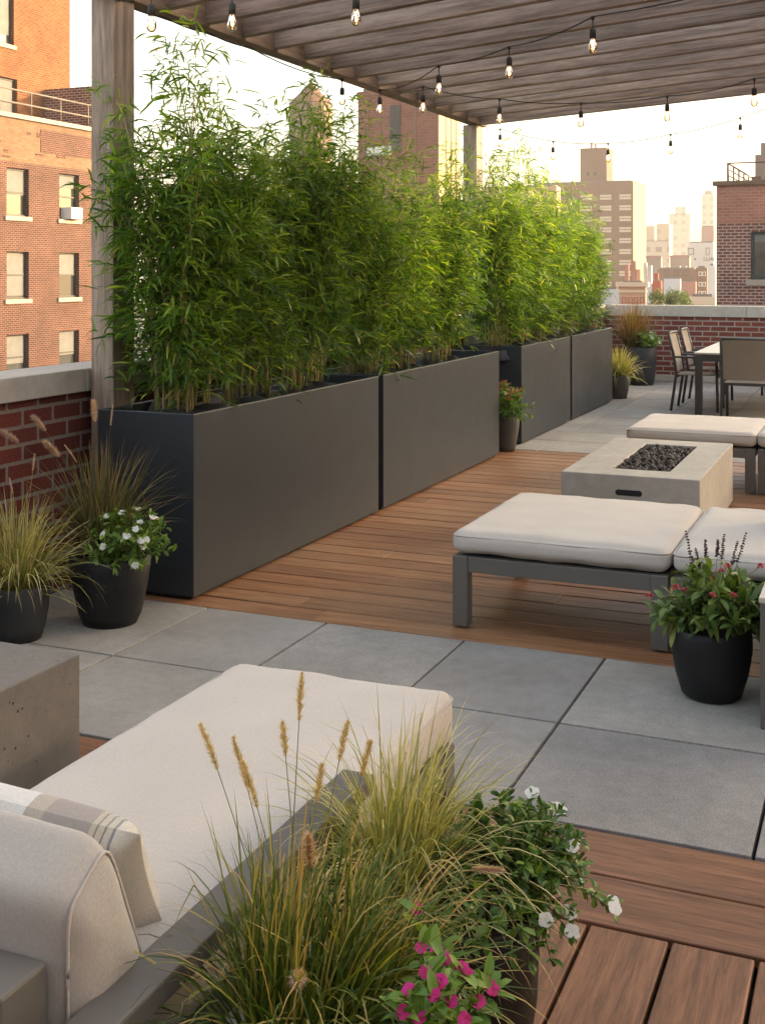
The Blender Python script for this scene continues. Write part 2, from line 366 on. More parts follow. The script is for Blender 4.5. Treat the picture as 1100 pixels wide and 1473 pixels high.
M['magenta_petal'] = m_leaf('magenta_petal', [(0.0, (0.46, 0.012, 0.12)), (0.6, (0.62, 0.02, 0.20)), (1.0, (0.70, 0.03, 0.30))], 0.3, 0.55, (1, 1, 1))
M['red_petal'] = m_leaf('red_pink_petal', [(0.0, (0.36, 0.03, 0.05)), (0.6, (0.50, 0.06, 0.09)), (1.0, (0.62, 0.16, 0.14))], 0.25, 0.55, (1, 1, 1))
M['spike'] = m_leaf('dusky_flower_spike', [(0.0, (0.07, 0.035, 0.035)), (1.0, (0.17, 0.07, 0.075))], 0.1, 0.7, (1, 1, 1))
M['bark'] = m_plain('tree_bark', (0.09, 0.07, 0.05), 0.9, 0, 0.3, 8, 0.5, 40)
M['tree_leaf'] = m_leaf('tree_leaf', [(0.0, (0.06, 0.10, 0.02)), (1.0, (0.16, 0.21, 0.05))], 0.35, 0.5)

# ---------------------------------------------------------------- plant helpers
def unit(a): return a/np.maximum(np.linalg.norm(a, axis=-1, keepdims=True), 1e-9)
def strips(mb, base, dirs, L, W, droop, rng, prof, sec, rnd, fold=0.0, side=None, kink=0.0, tip=0.0):
    """leaf or blade ribbons: rows of points along a drooping curve; fold>0 gives a three-point V section"""
    n = len(base); dirs = unit(dirs)
    ts = np.linspace(0, 1, sec+1)
    down = np.array([0, 0, -1.0])
    cen = []; p = base.copy(); d = dirs.copy(); step = (L/sec)[:, None]
    tang = [d.copy()]; cen.append(p.copy())
    for i in range(sec):
        p = p + d*step; cen.append(p.copy())
        d = d + down*(droop[:, None]/sec)*(0.4+1.6*(i+1)/sec)
        if kink > 0 and i >= 2:
            kk = rng.random(n) < kink/sec; d[kk] += down*1.1+rng.normal(0, .4, (kk.sum(), 3))
        d = unit(d); tang.append(d.copy())
    if side is None:
        sd_ = np.cross(dirs, np.array([0, 0, 1.0])); bad = np.linalg.norm(sd_, axis=1) < 0.05
        sd_[bad] = np.array([1.0, 0, 0]); sd_ = unit(sd_)
        tw = rng.uniform(-0.9, 0.9, n); nn = unit(np.cross(sd_, dirs))
        sd_ = sd_*np.cos(tw)[:, None]+nn*np.sin(tw)[:, None]
    else: sd_ = side
    cols = 3 if fold > 0 else 2
    V = np.zeros((n, sec*cols+1, 3))
    for i in range(sec):
        wv = np.interp(ts[i], prof[0], prof[1])*W/2
        nn = unit(np.cross(sd_, tang[i]))
        if cols == 2:
            V[:, i*2] = cen[i]-sd_*wv[:, None]; V[:, i*2+1] = cen[i]+sd_*wv[:, None]
        else:
            lift = nn*(wv*fold)[:, None]
            V[:, i*3] = cen[i]-sd_*wv[:, None]+lift; V[:, i*3+1] = cen[i]; V[:, i*3+2] = cen[i]+sd_*wv[:, None]+lift
    V[:, -1] = cen[sec]
    q = []; tri = []
    for i in range(sec-1):
        a = i*cols; c = (i+1)*cols
        for k in range(cols-1): q.append((a+k, a+k+1, c+k+1, c+k))
    a = (sec-1)*cols
    for k in range(cols-1): tri.append((a+k, a+k+1, sec*cols))
    m_ = sec*cols+1; offs = (np.arange(n)*m_)[:, None, None]
    rr = np.repeat(rnd, m_)
    if tip > 0:
        tt_ = np.append(np.repeat(ts[:-1], cols), 1.0); rr = np.clip(rr+tip*(np.tile(tt_, n)-0.45), 0, 1)
    Vf = V.reshape(-1, 3)
    st = mb.n
    mb.v.append(Vf); mb.rnd.append(rr); mb.n += len(Vf)
    if q:
        qf = (np.array(q)[None]+offs).reshape(-1, 4)
        mb.loops.append((qf+st).ravel()); mb.tot.append(np.full(len(qf), 4)); mb.mat.append(np.zeros(len(qf))); mb.sm.append(np.full(len(qf), True))
    tf = (np.array(tri)[None]+offs).reshape(-1, 3)
    mb.loops.append((tf+st).ravel()); mb.tot.append(np.full(len(tf), 3)); mb.mat.append(np.zeros(len(tf))); mb.sm.append(np.full(len(tf), True))

LEAFP = ([0, .12, .4, .75, 1], [.25, .8, 1, .7, 0])
OVALP = ([0, .15, .45, .8, 1], [.15, .75, 1, .75, 0])
BLADEP = ([0, .3, .8, 1], [.8, 1, .6, 0])

def bamboo_mesh(seed, ncane=26, hmin=1.15, hmax=1.92, lscale=1.0):
    rng = np.random.default_rng(seed); canes = MB(); LB = []; LD = []; LL = []
    for i in range(ncane):
        a = rng.uniform(0, 2*math.pi); rr = math.sqrt(rng.uniform(0.02, 1))
        base = np.array([rr*math.cos(a)*0.12, rr*math.sin(a)*0.24, 0.0]); h = rng.uniform(hmin, hmax)
        tall = i < 5
        if tall: h = hmax+rng.uniform(0.0, 0.30)
        ln = rng.uniform(0.03, 0.38 if not tall else 0.16)*h; a2 = a+rng.normal(0, 0.8)
        lean = np.array([math.cos(a2)*ln*0.68, math.sin(a2)*ln*1.15, 0])
        t_ = np.linspace(0, 1, 8); pts = base+np.outer(t_, [0, 0, h])+np.outer(t_**2.0, lean)
        pts[:, 2] -= (t_**4)*ln*0.5
        pts[1:, :2] += rng.normal(0, 0.014, (7, 2))
        canes.tube(pts, np.interp(t_, [0, 1], [rng.uniform(0.0045, 0.0085), 0.0015]), 5, rng.uniform(0, 1))
        z0 = rng.uniform(0.09, 0.30); tone = rng.normal(0, 0.12)
        for z in np.arange(z0, 0.995, 0.060/h):
            p = np.array([np.interp(z, t_, pts[:, k]) for k in range(3)])
            for q in range((2 if rng.random() < 0.7 else 3) if p[2] < 1.45 else (2 if rng.random() < 0.6 else 1)):
                b_ = rng.uniform(0, 2*math.pi); tl = rng.uniform(0.10, 0.40)*(1.2-0.6*z)
                up = rng.uniform(0.1, 1.1)
                d = unit(np.array([math.cos(b_)*0.85, math.sin(b_), up]))
                s_ = np.linspace(0, 1, 4); tp = p+np.outer(s_*tl, d); tp[:, 2] -= (s_**2)*tl*rng.uniform(0.1, 0.8)
                if rng.random() < 0.5: canes.tube(tp, [0.0018, 0.0014, 0.0011, 0.0008], 3, rng.uniform(0, 0.6), cap=False)
                nl = rng.integers(5, 10) if p[2] < 1.45 else rng.integers(4, 7)
                for k in range(nl):
                    f = rng.uniform(0.3, 1.0) if k else 1.0
                    bp = np.array([np.interp(f, s_, tp[:, c]) for c in range(3)])
                    sdv = rng.normal(0, 0.7, 3); sdv[2] = sdv[2]*0.6-0.10
                    LB.append(bp); LD.append(np.append(unit(d*np.array([1, 1, .25])+sdv), tone)); LL.append(rng.uniform(0.06, 0.145)*lscale)
    LB = np.array(LB); tone = np.array([q[3] for q in LD]); LD = np.array([q[:3] for q in LD]); LL = np.array(LL); n = len(LB)
    for arr in [LB]+canes.v:      # the clump leans out only so far before its tips arch over
        arr[:, 0] = 0.52*np.tanh(arr[:, 0]/0.52); arr[:, 1] = 0.66*np.tanh(arr[:, 1]/0.66)
    fol = MB()
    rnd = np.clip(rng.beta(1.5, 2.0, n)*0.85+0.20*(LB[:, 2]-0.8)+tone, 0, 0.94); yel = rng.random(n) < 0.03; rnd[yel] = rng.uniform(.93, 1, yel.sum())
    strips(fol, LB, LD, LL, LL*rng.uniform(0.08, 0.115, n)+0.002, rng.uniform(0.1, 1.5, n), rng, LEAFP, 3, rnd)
    return canes, fol

def grass_mb(seed, n, L0, L1, W, spread, tilt, droop, center=(0, 0, 0), sec=6, bias=(0, 0), taper=None):
    rng = np.random.default_rng(seed)
    a = rng.uniform(0, 2*math.pi, n); r = spread*np.sqrt(rng.uniform(0, 1, n))
    base = np.stack([center[0]+r*np.cos(a), center[1]+r*np.sin(a), np.full(n, center[2])], 1)
    tl = np.abs(rng.normal(0, tilt, n)); a2 = a+rng.normal(0, 0.6, n)
    d = np.stack([np.sin(tl)*np.cos(a2)+bias[0], np.sin(tl)*np.sin(a2)+bias[1], np.cos(tl)], 1)
    L = rng.uniform(L0, L1, n); mb = MB()
    strips(mb, base, d, L, rng.uniform(W*0.6, W*1.2, n), rng.uniform(droop[0], droop[1], n), rng, BLADEP, sec, rng.beta(1.2, 1.5, n), side=None, kink=0.25, tip=0.45)
    return mb

def curve_pts(p0, p1, bend, n=8):
    p0 = np.array(p0); p1 = np.array(p1); t_ = np.linspace(0, 1, n)[:, None]
    mid = (p0+p1)/2+np.array(bend); return (1-t_)**2*p0+2*t_*(1-t_)*mid+t_**2*p1

def plume_mb(axis, rad, n, seed, blen=None):
    """bristly seed head round a short curve"""
    rng = np.random.default_rng(seed); mb = MB(); axis = np.asarray(axis)
    m_ = len(axis); f = rng.uniform(0, 1, n); base = np.stack([np.interp(f, np.linspace(0, 1, m_), axis[:, k]) for k in range(3)], 1)
    tg = unit(axis[-1]-axis[0])
    v = rng.normal(0, 1, (n, 3)); v = unit(v-np.outer(v@tg, tg)); d = unit(v+tg*rng.uniform(0.45, 1.6, (n, 1)))
    env = np.sin(np.clip(f*0.92+0.08, 0, 1)*math.pi)**0.6
    L = rad*(0.35+0.75*env)*rng.uniform(0.7, 1.25, n)
    strips(mb, base, d, L, np.full(n, rad*0.055+0.0002), np.full(n, 0.15), rng, ([0, .5, 1], [1, .8, 0]), 2, rng.random(n))
    # seeds packed round the axis
    k = n//4; f = rng.uniform(0.02, 0.98, k); base = np.stack([np.interp(f, np.linspace(0, 1, m_), axis[:, c]) for c in range(3)], 1)
    v = rng.normal(0, 1, (k, 3)); v = unit(v-np.outer(v@tg, tg)); env = np.sin(np.clip(f*0.9+0.1, 0, 1)*math.pi)**0.5
    strips(mb, base+v*rad*0.08, unit(v*0.7+tg), rad*0.55*env+0.001, np.full(k, rad*0.13), np.zeros(k), rng, OVALP, 3, rng.random(k)*0.7)
    mb.tube(axis, rad*0.05, 4, 0.1)
    return mb

def bushy(seed, center, R, nst, leafL, leafW, up=0.8, nleaf=9, fold=0.35, droop=(0.1, 0.9), flat=0.8, whorl=False, hscale=1.0, tips=None):
    """mounded leafy plant; returns stems, leaves, tips"""
    rng = np.random.default_rng(seed); st = MB(); B = []; Dd = []; tp = []
    c = np.array(center)
    ends = []
    for i in range(nst):
        a = rng.uniform(0, 2*math.pi); e = math.asin(rng.uniform(-0.12, 1)**1)
        r = R*rng.uniform(0.72, 1.05)
        ends.append(c+np.array([math.cos(a)*math.cos(e)*r, math.sin(a)*math.cos(e)*r, max(-0.25*R, math.sin(e)*r*hscale)]))
    if tips is not None: ends += [np.array(q) for q in tips]
    for e in ends:
        b0 = c+np.append(rng.normal(0, R*0.16, 2), -R*0.1)
        pts = curve_pts(b0, e, (0, 0, R*0.25*up), 7)
        st.tube(pts, np.linspace(0.0028, 0.0012, 7), 4, rng.random(), cap=False)
        tp.append((e, unit(pts[-1]-pts[-2])))
        tt = np.linspace(0.28, 1.0, nleaf)
        for k, f in enumerate(tt):
            p = np.array([np.interp(f, np.linspace(0, 1, 7), pts[:, q]) for q in range(3)])
            tg = unit(pts[min(6, int(f*6)+1 if f < 1 else 6)]-pts[max(0, int(f*6)-1)])
            for s_ in range(2 if f < 1 else 4):
                v = rng.normal(0, 1, 3); v = unit(v-tg*(v@tg))
                B.append(p); Dd.append(unit(v+tg*rng.uniform(0.3, 0.9)+np.array([0, 0, 0.15])))
    B = np.array(B); Dd = np.array(Dd); n = len(B); lv = MB()
    L = leafL*rng.uniform(0.6, 1.15, n)
    sd_ = np.cross(Dd, np.array([0, 0, 1.0])); sd_ = unit(sd_+rng.normal(0, 0.25, (n, 3)))
    strips(lv, B, Dd, L, L*leafW, rng.uniform(droop[0], droop[1], n), rng, OVALP, 4, rng.beta(2, 2, n), fold=fold, side=sd_)
    return st, lv, tp

def flower_mb(p, d, r, seed, petals=5):
    rng = np.random.default_rng(seed); mb = MB(); d = unit(np.array(d)+np.array([0, 0, 0.25])); p = np.array(p)
    x = unit(np.cross(d, np.array([0.3, 0.2, 1.0]))); y = np.cross(d, x)
    a = np.arange(petals)*2*math.pi/petals+rng.uniform(0, 1)
    dirs = np.outer(np.cos(a), x)+np.outer(np.sin(a), y)+d*0.15
    sidev = unit(np.cross(d, dirs))
    strips(mb, np.repeat(p[None], petals, 0)+dirs*r*0.06, dirs, np.full(petals, r)*rng.uniform(.9, 1.1, petals), np.full(petals, r*1.05), rng.uniform(0.1, 0.5, petals), rng, ([0, .3, .7, .92, 1], [.25, .75, 1, .75, .3]), 5, rng.random(petals), side=sidev, fold=0.12)
    mb.tube([p-d*r*0.7, p+d*r*0.05], [r*0.06, r*0.1], 5, 0.2)
    return mb
def cluster_flower(p, r, seed, n=34):
    rng = np.random.default_rng(seed); mb = MB(); v = unit(rng.normal(0, 1, (n, 3))); v[:, 2] = np.abs(v[:, 2])*0.9-0.15
    strips(mb, np.array(p)+v*r*0.35, v+rng.normal(0, .3, (n, 3)), np.full(n, r*0.75), np.full(n, r*0.5), np.full(n, 0.3), rng, OVALP, 3, rng.random(n), fold=0.3)
    return mb
def pot_mb(prof, c, t_=0.016):
    inner = [(r-t_, z) for r, z in prof][::-1]
    ztop = prof[-1][1]
    p = [(0.001, 0.0)]+list(prof)+[(prof[-1][0]-t_*0.3, ztop+0.004), (prof[-1][0]-t_*0.8, ztop+0.003)]+[(inner[0][0], ztop-0.01)]+[(inner[0][0]-0.003, ztop-0.06)]
    return MB().lathe(p, c, 48)
def soil_mb(c, r, z, seed=0):
    rng = np.random.default_rng(seed); mb = MB(); prof = [(r, z)]+[(r*f, z+0.012*(1-f*f)+rng.uniform(-.004, .004)) for f in (.8, .6, .4, .2)]+[(0.002, z+0.013)]
    return mb.lathe(prof, c, 28)

# ---------------------------------------------------------------- ground, decks, pavers
rng0 = random.Random(4)
struct(MB().add([(-4.2, -3, -0.09), (9, -3, -0.09), (9, 18.6, -0.09), (-4.2, 18.6, -0.09)], [(0, 1, 2, 3)]).build('terrace_slab', M['joint']))
def board_floor(name, x0, x1, y0, y1, along, wdt, gap, mt, thick=0.03, stagger=0.0):
    mb = MB()
    p = y0 if along == 'X' else x0; end = y1 if along == 'X' else x1
    while p < end-0.02:
        q = min(p+wdt-gap, end)
        cuts = [x0, x1] if along == 'X' else [y0, y1]
        if stagger:
            c0 = cuts[0]+rng0.uniform(0.8, stagger); cc = [cuts[0]]
            while c0 < cuts[1]-0.6: cc.append(c0); c0 += stagger*rng0.uniform(0.9, 1.1)
            cuts = cc+[cuts[1]]
        for a, c in zip(cuts, cuts[1:]):
            dz = rng0.uniform(-0.0012, 0.0012)
            if along == 'X': mb.box(a+0.0015, c-0.0015, p, q, -thick, dz, 0.004, rng0.random())
            else: mb.box(p, q, a+0.0015, c-0.0015, -thick, dz, 0.004, rng0.random())
        p += wdt
    return struct(mb.build(name, mt))
board_floor('main_deck', -4.04, 6.0, 5.203, 10.94, 'X', 0.1848, 0.012, M['deck_x'], stagger=3.6)
board_floor('near_deck_border', -4.04, 6.0, 3.078, 3.594, 'X', 0.259, 0.012, M['deck_border'])
board_floor('near_deck', -4.062, 6.0, -2.5, 3.066, 'Y', 0.2095, 0.011, M['deck_y'])
def pavers(name, xs, ys, gap=0.010):
    mb = MB()
    for a, c in zip(xs, xs[1:]):
        for d, e in zip(ys, ys[1:]):
            mb.box(a+gap/2, c-gap/2, d+gap/2, e-gap/2, -0.045, rng0.uniform(-0.001, 0.001), 0.003, rng0.random())
    return struct(mb.build(name, M['paver']))
xs = [-4.05, -3.15, -2.49, -1.79, -1.14, -0.36, 0.32, 1.0, 1.68, 2.36, 3.04, 3.72, 4.4, 6.0]
pavers('near_paving', xs, [3.598, 4.384, 5.198], 0.012)
pavers('far_paving', [-4.05, -3.05, -2.37, -1.69, -1.01, -0.33, .35, 1.03, 1.71, 2.39, 3.07, 3.75, 6.0], [10.95, 11.65, 12.35, 13.05, 13.75, 14.45, 15.15, 15.85, 16.55, 17.25, 17.95, 18.52], 0.009)
# pavers under the narrow side strip beside the planters
# ---------------------------------------------------------------- parapet walls
def parapet(name, label, bx, cx_, mt):
    t_ = thing(name, label, 'wall')
    MB().box(*bx).build('wall', mt, t_)
    mb = MB()
    x0, x1, y0, y1, z0, z1, along = cx_
    if along == 'Y':
        p = y0
        while p < y1-0.01:
            q = min(p+2.1, y1); mb.box(x0, x1, p+0.002, q-0.002, z0, z1, 0.006); p += 2.1
    else:
        p = x0
        while p < x1-0.01:
            q = min(p+2.1, x1); mb.box(p+0.002, q-0.002, y0, y1, z0, z1, 0.006); p += 2.1
    mb.build('coping', M['coping'], t_)
    return t_
parapet('parapet_wall', 'low dark red brick parapet beside the long planters, under a pale stone coping', (-4.34, -4.085, -3.0, 18.86, -0.4, 1.035), (-4.37, -4.05, -3.0, 18.86, 1.035, 1.162, 'Y'), M['wall_brick'])
pw = parapet('parapet_wall', 'low red brick parapet behind the dining table, under a pale coping', (-4.08, 9.0, 18.56, 18.82, -0.4, 0.995), (-4.045, 9.0, 18.53, 18.86, 0.995, 1.162, 'X'), M['wall_brick_far'])
MB().box(-4.08, 9.0, 18.50, 18.556, 0.004, 0.10, 0.004).build('base_flashing', M['coping'], pw)
pb = thing('penthouse_wall', 'dark red brick penthouse wall closing the terrace behind the viewpoint', 'wall', (2, -2.6, 0))  # unseen wall added behind the camera to darken faces turned towards it
MB().box(-4.0, 9.0, -2.9, -2.55, 0.004, 4.2).build('wall', M['wall_brick'], pb); MB().box(-4.03, 9.03, -2.95, -2.45, 4.2, 4.34, 0.006).build('coping', M['coping'], pb)
# ---------------------------------------------------------------- pergola
pg = thing('pergola', 'weathered grey timber pergola with close set rafters over the terrace', 'pergola')
BX0, BX1, BZ = -3.985, -3.865, 3.20
def post(x0, x1, y0, y1, z1=3.2):
    return MB().box(x0, x1, y0, y1, 0.002, z1, 0.006, rng0.random()).build('post', M['perg_z'], pg)
post(-4.035, -3.888, 5.42, 5.62); post(-4.035, -3.888, 11.66, 11.86)
RY0, RY1, NR = 6.372, 11.74, 13
def ang(Y): return R_(-18.0-4.6*(Y-RY0)/(RY1-RY0))
XR = 3.6
def right_y(Y): return Y+(XR-BX1)*math.tan(ang(Y))
ry = [RY0+i*(RY1-RY0)/(NR-1) for i in range(-2, NR)]
for y in (right_y(ry[1]), right_y(ry[-1])): post(XR+0.005, XR+0.15, y-0.1, y+0.1)
MB().box(BX0, BX1, 5.05, 11.95, BZ, BZ+0.235, 0.006, 0.4).build('beam', M['perg_y'], pg)
MB().box(XR, XR+0.12, right_y(5.0)-.2, right_y(11.9)+.1, BZ, BZ+0.235, 0.006, 0.6).build('beam', M['perg_y'], pg)
for i, y in enumerate(ry):
    last = i == len(ry)-1
    L = (XR-BX1)/math.cos(ang(y)); mb = MB()
    mb.box(0.004, L-0.03, -0.03, 0.03, 0, 0.205, 0.004, rng0.random())
    o = mb.build('rafter', M['perg_x'], None); o.parent = pg
    o.location = (BX1, y, BZ+(0.0 if last else 0.022)); o.rotation_euler = (0, 0, ang(y))
# ---------------------------------------------------------------- planters
def planter(x0, x1, y0, y1, h, label):
    t_ = thing('planter_box', label, 'planter', ((x0+x1)/2, (y0+y1)/2, 0), group='charcoal planter boxes along the parapet')
    mb = MB(); th = 0.028; z0 = 0.022
    o = [(x0, y0), (x1, y0), (x1, y1), (x0, y1)]; n_ = [(x0+th, y0+th), (x1-th, y0+th), (x1-th, y1-th), (x0+th, y1-th)]
    bm = bmesh.new()
    a = [bm.verts.new((*p, z0)) for p in o]; b_ = [bm.verts.new((*p, h)) for p in o]; c = [bm.verts.new((*p, h)) for p in n_]; d = [bm.verts.new((*p, h-0.30)) for p in n_]
    for i in range(4):
        j = (i+1) % 4
        bm.faces.new((a[i], a[j], b_[j], b_[i])); bm.faces.new((b_[i], b_[j], c[j], c[i])); bm.faces.new((c[i], c[j], d[j], d[i]))
    bm.faces.new(a[::-1])
    ed = [e for e in bm.edges if all(abs(v.co.z-h) < 1e-6 for v in e.verts) or (abs(e.verts[0].co.x-e.verts[1].co.x) < 1e-6 and abs(e.verts[0].co.y-e.verts[1].co.y) < 1e-6 and e.calc_length() > 0.5)]
    bmesh.ops.bevel(bm, geom=ed, offset=0.004, segments=2, profile=0.5, affect='EDGES')
    bm.verts.index_update(); mb.add([v.co[:] for v in bm.verts], [tuple(v.index for v in f.verts) for f in bm.faces]); bm.free()
    mb.build('shell', M['planter'], t_)
    MB().box(x0+0.03, x1-0.03, y0+0.03, y1-0.03, 0.001, 0.0215).build('plinth', M['dark'], t_)
    MB().box(x0+0.03, x1-0.03, y0+0.03, y1-0.03, 0.10, h-0.13).build('soil', M['soil'], t_)
    return t_
PX0, PX1 = -3.875, -3.28
planter(PX0, PX1, 5.262, 7.68, 0.96, 'charcoal planter box touching the pergola corner post, beside the white-flowered pot')
planter(PX0, PX1, 7.765, 10.49, 0.96, 'long charcoal planter box standing between the corner-post planter and the red-flowered slim pot')
planter(PX0, PX1, 11.22, 13.15, 0.96, 'charcoal planter box just beyond the red-flowered slim pot, its dark end facing the gap')
planter(PX0, PX1, 13.235, 15.37, 0.96, 'charcoal planter box at the end of the row next to the pale yellow grass pot')
# bamboo
variants = []
for i in range(4):
    c, f = bamboo_mesh(100+i, ncane=[38, 36, 38, 35][i]); variants.append((c, f))
protos = []
def bamboo(k, loc, rz, label, sc=1.0):
    if k >= len(protos):
        t_ = thing('bamboo', label, 'bamboo', loc, group='bamboo clumps in the charcoal planters'); t_['_base'] = [0, 0, 0]
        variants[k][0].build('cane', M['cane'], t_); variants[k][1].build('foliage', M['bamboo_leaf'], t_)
        mb = MB(); rng = np.random.default_rng(k); prof = [(0.30, -0.10), (0.29, 0.0), (0.25, 0.035), (0.15, 0.055), (0.06, 0.065), (0.002, 0.06)]
        mb.lathe(prof, (0, 0, 0), 22)
        v = mb.v[0]; v[:, 0] *= 0.86; v += rng.normal(0, 0.012, v.shape); v[:, 2] += 0.03*np.sin(3*np.arctan2(v[:, 1], v[:, 0])+k)*np.hypot(v[:, 0], v[:, 1])/0.3
        mb.build('grow_bag', M['bag'], t_)
        protos.append(t_); t_.rotation_euler = (0, 0, rz); t_.scale = (sc, sc, sc)
        return t_
    r = dup(protos[k], loc, rz, label, (sc, sc, sc)); return r
bl = [(0, 5.66, 0.1, 1.04, 'tallest green bamboo clump, in the corner-post planter against the timber post'),
      (1, 6.36, 3.2, 1.02, 'green bamboo clump in the middle of the corner-post planter'),
      (2, 7.12, 0.1, 1.06, 'green bamboo clump at the far end of the corner-post planter'),
      (3, 8.05, 3.1, 1.02, 'dense bamboo clump at the near end of the second planter'),
      (0, 8.85, 3.2, 0.97, 'dense bamboo clump in the middle of the second planter'),
      (1, 9.75, 0.0, 0.99, 'dense bamboo clump at the far end of the second planter, before the slim pot'),
      (2, 11.45, 3.3, 1.03, 'yellow-green bamboo clump behind the red-flowered slim pot'),
      (3, 12.15, 0.1, 1.04, 'yellow-green bamboo clump in the middle of the third planter'),
      (0, 12.85, 0.0, 0.98, 'yellow-green bamboo clump at the far end of the third planter'),
      (1, 13.60, 3.0, 0.97, 'sunlit bamboo clump at the near end of the last planter'),
      (2, 14.35, 0.2, 0.92, 'sunlit bamboo clump in the middle of the last planter'),
      (3, 15.18, 3.1, 0.90, 'shortest bamboo clump, at the very end of the planter row')]
hgt = [1.05, 0.93, 1.07, 0.97, 0.90, 0.96, 0.98, 1.07, 0.94, 0.95, 0.90, 0.84]
for (k, y, rz, sc, lab), hz_ in zip(bl, hgt):
    bb = bamboo(k, (-3.60, y, 0.885), rz, lab, sc); bb.scale = (sc, sc*1.04, hz_)

# ---------------------------------------------------------------- cushions and furniture
def cushion_mb(x0, x1, y0, y1, z0, z1, r=0.045, puff=0.018, n=22, seed=0, wr=0.006):
    bm = bmesh.new(); bmesh.ops.create_cube(bm, size=2); bmesh.ops.subdivide_edges(bm, edges=bm.edges[:], cuts=n, use_grid_fill=True)
    hx, hy, hz = (x1-x0)/2, (y1-y0)/2, (z1-z0)/2; c = Vector(((x0+x1)/2, (y0+y1)/2, (z0+z1)/2)); v = []
    for q in bm.verts:
        u = q.co
        f = [math.sin(k*math.pi/2*0.94)/math.sin(math.pi/2*0.94) for k in u]
        p = Vector((f[0]*hx, f[1]*hy, f[2]*hz)); inn = Vector((max(-hx+r, min(hx-r, p.x)), max(-hy+r, min(hy-r, p.y)), max(-hz+r, min(hz-r, p.z))))
        dl = p-inn
        if dl.length > 1e-9: p = inn+dl.normalized()*r*min(1.0, max(abs(dl.x), abs(dl.y), abs(dl.z))/r) if dl.length > r else p
        w1 = (1-f[0]**2)*(1-f[1]**2); w2 = (1-f[2]**2)
        p.z += math.copysign(puff*w1, f[2]) * abs(f[2])
        p.x += f[0]*abs(f[0])*0.010*w2*(1-f[1]**4); p.y += f[1]*abs(f[1])*0.010*w2*(1-f[0]**4)
        q2 = c+p; nz = noise.noise(q2*7+Vector((seed*3.1, 0, 0)))*wr+noise.noise(q2*16+Vector((seed, 5, 0)))*wr*0.45
        ed_ = max(abs(f[0]), abs(f[1])); nz += -abs(noise.noise(Vector((q2.x*5+seed, q2.y*5, 2.0))*2.3))*0.006*max(0, ed_-0.55)*2
        p += Vector((f[0]*0.4, f[1]*0.4, f[2]))*nz
        v.append((c+p)[:])
    bm.verts.index_update(); fs = [tuple(x.index for x in f.verts) for f in bm.faces]; bm.free()
    return MB().add(v, fs, smooth=True)
def rim(x0, x1, y0, y1, z, r=0.045, rad=0.0042, inset=0.006):
    pts = []
    x0 += inset; x1 -= inset; y0 += inset; y1 -= inset
    for cx_, cy_, a0 in ((x1-r, y1-r, 0), (x0+r, y1-r, 90), (x0+r, y0+r, 180), (x1-r, y0+r, 270)):
        for k in range(6): a = R_(a0+k*18); pts.append((cx_+r*math.cos(a), cy_+r*math.sin(a), z))
    out = []
    for i in range(len(pts)):
        p, q = np.array(pts[i]), np.array(pts[(i+1) % len(pts)]); m_ = max(1, int(np.linalg.norm(q-p)/0.08))
        for k in range(m_): out.append(p+(q-p)*k/m_)
    return MB().tube(out, rad, 6, closed=True)

def bench(name, label, cat, x0, x1, y0, y1, ztop, zf=0.345, legw=0.075, cush=0.125, group=None, legs=True, rail=0.075):
    t_ = thing(name, label, cat, ((x0+x1)/2, (y0+y1)/2, 0), group=group)
    for lx in (x0, x1-legw):
        for ly in (y0, y1-legw):
            MB().box(lx, lx+legw, ly, ly+legw, 0.012, zf, 0.004).build('leg', M['frame'], t_)
            
    mb = MB()
    mb.box(x0+legw, x1-legw, y0+0.006, y0+0.05, zf-rail, zf-0.001, 0.003).box(x0+legw, x1-legw, y1-0.05, y1-0.006, zf-rail, zf-0.001, 0.003)
    mb.box(x0+0.006, x0+0.05, y0+legw, y1-legw, zf-rail, zf-0.001, 0.003).box(x1-0.05, x1-0.006, y0+legw, y1-legw, zf-rail, zf-0.001, 0.003)
    mb.build('frame', M['frame'], t_)
    mb = MB(); k = y0+0.12
    while k < y1-0.14: mb.box(x0+0.0501, x1-0.0501, k, k+0.06, zf-0.03, zf-0.006); k += 0.12
    mb.build('seat_slats', M['frame_dark'], t_)
    z0 = zf+0.004
    MB().box(x0+0.04, x1-0.04, y0+0.04, y1-0.04, zf, zf+0.006).build('seat_board', M['dark'], t_)
    c = cushion_mb(x0-0.004, x1+0.004, y0-0.004, y1+0.004, zf+0.008, ztop, seed=rng0.randint(0, 99)).build('cushion', M['fabric'], t_)
    rim(x0-0.004, x1+0.004, y0-0.004, y1+0.004, ztop-0.024, rad=0.004, inset=0.001).build('piping', M['piping'], c)
    for lx in (x0, x1-legw):
        for ly in (y0, y1-legw):
            pass
    return t_
# fix: sub-part of a part inherits the part's zero offset, so keep '_base' on the cushion too
_build0 = MB.build
def _build(s, name, mats, parent=None, loc=None):
    if parent is not None and parent.get('_base') is None and parent.parent is not None and parent.parent.get('_base') is not None:
        parent['_base'] = list(parent.parent['_base'])
    return _build0(s, name, mats, parent, loc)
MB.build = _build

bench('ottoman', 'beige cushioned ottoman before the fire table, standing clear of the red-flowered black pot', 'ottoman', -1.905, -0.895, 5.35, 6.45, 0.465)
bench('lounge_seat', 'beige cushioned seat joined to the near ottoman, carrying the dusty blue pillow', 'seat', -0.872, 0.20, 5.35, 6.45, 0.465)
bench('ottoman', 'beige cushioned ottoman behind the fire table, before the dining chairs', 'ottoman', -1.90, -0.925, 9.42, 10.45, 0.465)
bench('lounge_seat', 'beige cushioned seat just showing beside the ottoman behind the fire table', 'seat', -0.905, 0.15, 9.42, 10.45, 0.465)

